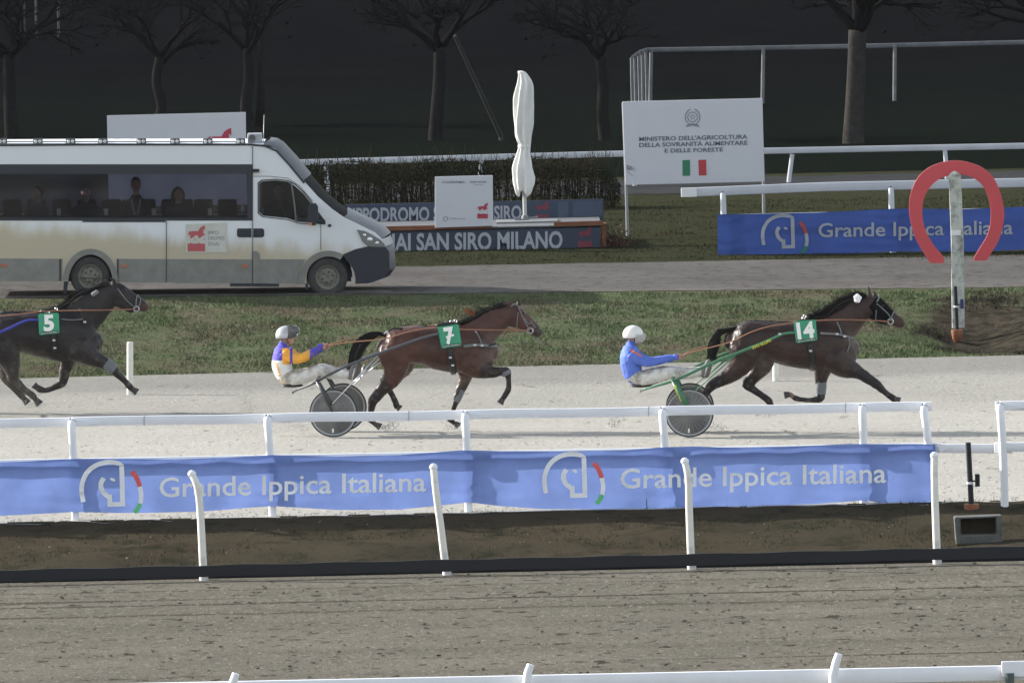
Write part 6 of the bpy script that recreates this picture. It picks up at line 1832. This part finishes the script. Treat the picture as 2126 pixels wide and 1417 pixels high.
for i, (x, y0, y1, D_) in enumerate(((1311, 120, 205, 268), (1318, 116, 202, 268.9), (1326, 110, 190, 269.8), (1333, 106, 175, 270.7), (1341, 104, 150, 271.6))):
    B = P(x, y0, D_); C = Vector((B.x, B.y, 0.0)); mb = MB(); mb.tube([B, C], .036, 8); mb.build('post', M_greyrail, r, smooth='auto')
# leaning pole
A, B = P(1040, 282, 252), P(944, 74, 249)
mb = MB(); mb.tube([A - Vector((0, 0, .1)), A, B], [.055, .055, .040], 8)
mb.build('leaning_pole', mat('old_wood', (.07, .068, .066), .9, var=.3, spec=0), label='thin wooden pole leaning left against the dark trees', cat='pole', smooth='auto', origin=A)

# ================================================================ TREES
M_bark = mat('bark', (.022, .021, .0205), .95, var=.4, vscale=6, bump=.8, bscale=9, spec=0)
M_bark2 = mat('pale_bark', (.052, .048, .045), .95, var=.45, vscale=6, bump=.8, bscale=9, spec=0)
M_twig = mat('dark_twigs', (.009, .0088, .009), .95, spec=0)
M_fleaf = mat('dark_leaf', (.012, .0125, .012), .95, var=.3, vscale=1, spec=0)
def tree(px, py, w_px, label, m, seed, lean=0, fork=False, trunk_top=100, D=None, nleaf=25):
    b = G(px, py); D = b.y; s = F / D
    rng = random.Random(seed)
    r = root('bare_tree', b, label, 'tree', 'bare trees behind the course')
    R0 = w_px / s / 2
    top = P(px + lean, trunk_top, D); H = top.z - b.z
    tb = MB()
    pts = [b + Vector((0, 0, -.1)), b + Vector((0, 0, .12)), b.lerp(top, .3) + Vector((rng.uniform(-.06, .06), 0, 0)), b.lerp(top, .65) + Vector((rng.uniform(-.08, .08), 0, 0)), top]
    tb.tube([Vector(v) for v in spline([tuple(p) for p in pts], 4)], [R0 * q for q in np.interp(np.linspace(0, 1, 17), [0, .1, .5, 1], [1.35, 1.05, .86, .80])], 14)
    tb.build('trunk', m, r, smooth=True)
    if fork:
        t2 = MB(); c = b + Vector((.28, .1, -.1)); t2.tube([c, c.lerp(top, .5) + Vector((.2, 0, 0)), top + Vector((.35, 0, .2))], [R0 * .8, R0 * .6, R0 * .5], 12); t2.build('trunk', m, r, smooth=True)
    cr = MB(); tips = []
    def grow(p, d, l, rad, lev):
        q = p + d * l
        mid = p.lerp(q, .5) + Vector((rng.uniform(-1, 1), rng.uniform(-1, 1), rng.uniform(-1, 1))) * l * .08
        cr.tube([p, mid, q], [rad, rad * .8, rad * .6], 6 if lev < 2 else 4, False)
        if lev >= 4: tips.append(q); return
        for _ in range(3 if lev < 3 else 4):
            nd = (d + Vector((rng.uniform(-1, 1), rng.uniform(-1, 1), rng.uniform(-.55, .6))) * .85).normalized()
            grow(p.lerp(q, rng.uniform(.55, 1)), nd, l * rng.uniform(.6, .85), rad * .55, lev + 1)
    for i in range(5):
        a = i * 1.26 + rng.random(); d = Vector((math.cos(a) * .9, math.sin(a) * .9, .55 + rng.random() * .6)).normalized()
        grow(top - Vector((0, 0, .2 * rng.random())), d, H * rng.uniform(.45, .6), R0 * .5, 0)
    cr.build('branches', M_twig, r, recalc=False)
    lf = MB()
    for _ in range(nleaf):
        p = rng.choice(tips); leafmass(lf, lambda g: p + Vector((g.gauss(0, .35), g.gauss(0, .35), g.gauss(0, .3))), 4, .07, rng.random())
    lf.build('crown', M_fleaf, r, recalc=False)
tree(1772, 296, 46, 'thick pale barked tree crossing the upper grey rail', M_bark2, 11, lean=8, trunk_top=62)
tree(905, 290, 32, 'bare tree with straight trunk left of the leaning pole', M_bark, 12, lean=8, trunk_top=96)
tree(1256, 290, 28, 'bare tree just left of the ministry sign', M_bark, 13, lean=-10, trunk_top=110)
tree(514, 262, 26, 'twin stemmed bare tree above the right end of the white sign behind the minibus', M_bark, 14, lean=0, trunk_top=100, fork=True)
tree(330, 262, 24, 'dim bare tree rising above the left part of the white sign behind the minibus', M_bark, 15, lean=2, trunk_top=118)
tree(24, 285, 30, 'bare tree at the left edge above the minibus roof', M_bark, 16, lean=-6, trunk_top=110)
tree(2190, 290, 36, 'bare tree just beyond the right edge', M_bark, 17, lean=4, trunk_top=80)
tree(-260, 288, 30, 'bare tree beyond the left edge', M_bark, 18, lean=4, trunk_top=90)
# far wood closing the view
mb = MB(); rng = random.Random(77)
for i in range(2600):
    x = rng.uniform(-70, 70); y_ = 365 + rng.uniform(0, 22); z = rng.random() ** 1.3 * 9
    c = Vector((x, y_, z)); leafmass(mb, lambda g: c + Vector((g.gauss(0, 1.0), g.gauss(0, .8), g.gauss(0, .8))), 10, .34, i)
for i in range(120):
    x = rng.uniform(-70, 70); y_ = 362 + rng.uniform(0, 20); mb.tube([Vector((x, y_, 0)), Vector((x + rng.uniform(-.5, .5), y_, 8))], [.2, .1], 6, False)
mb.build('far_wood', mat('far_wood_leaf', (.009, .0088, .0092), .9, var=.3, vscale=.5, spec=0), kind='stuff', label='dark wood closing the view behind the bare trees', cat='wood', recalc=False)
# pale far stems in the top left
for i, (x, y0, y1) in enumerate(((50, -30, 34), (75, -30, 42), (121, -30, 26))):
    b = P(x, y1, 330); b.z = 0
    bt = P(x, y1, 330); mb = MB(); mb.tube([Vector((bt.x, 330, bt.z)), Vector((bt.x + .05, 330, bt.z + 2.6))], [.035, .03], 8)
    mb.tube([Vector((bt.x, 330, 0)), Vector((bt.x, 330, bt.z))], [.035, .035], 8)
    mb.build('sapling', mat('sapling_bark', (.05, .055, .055), .8), label=['thin pale stem in the top corner, left of three', 'thin pale stem in the top corner, middle of three', 'thin pale stem in the top corner, right of three'][i], cat='sapling', group='thin pale stems in the far wood', origin=Vector((bt.x, 330, 0)))

# ================================================================ HAZE
mb = MB(); mb.box((-160, -12, -2.2), (160, 520, 24))
hz = bpy.data.materials.new('night_haze'); hz.use_nodes = True
t = hz.node_tree; t.nodes.remove(principled(hz))
pv = t.nodes.new('ShaderNodeVolumePrincipled'); pv.inputs['Color'].default_value = (.78, .82, .88, 1); pv.inputs['Density'].default_value = 0.000028
t.links.new(pv.outputs[0], t.nodes['Material Output'].inputs['Volume'])
mb.build('haze', hz, origin=(0, 0, 0), kind='stuff', label='thin night mist over the whole racecourse', cat='haze')
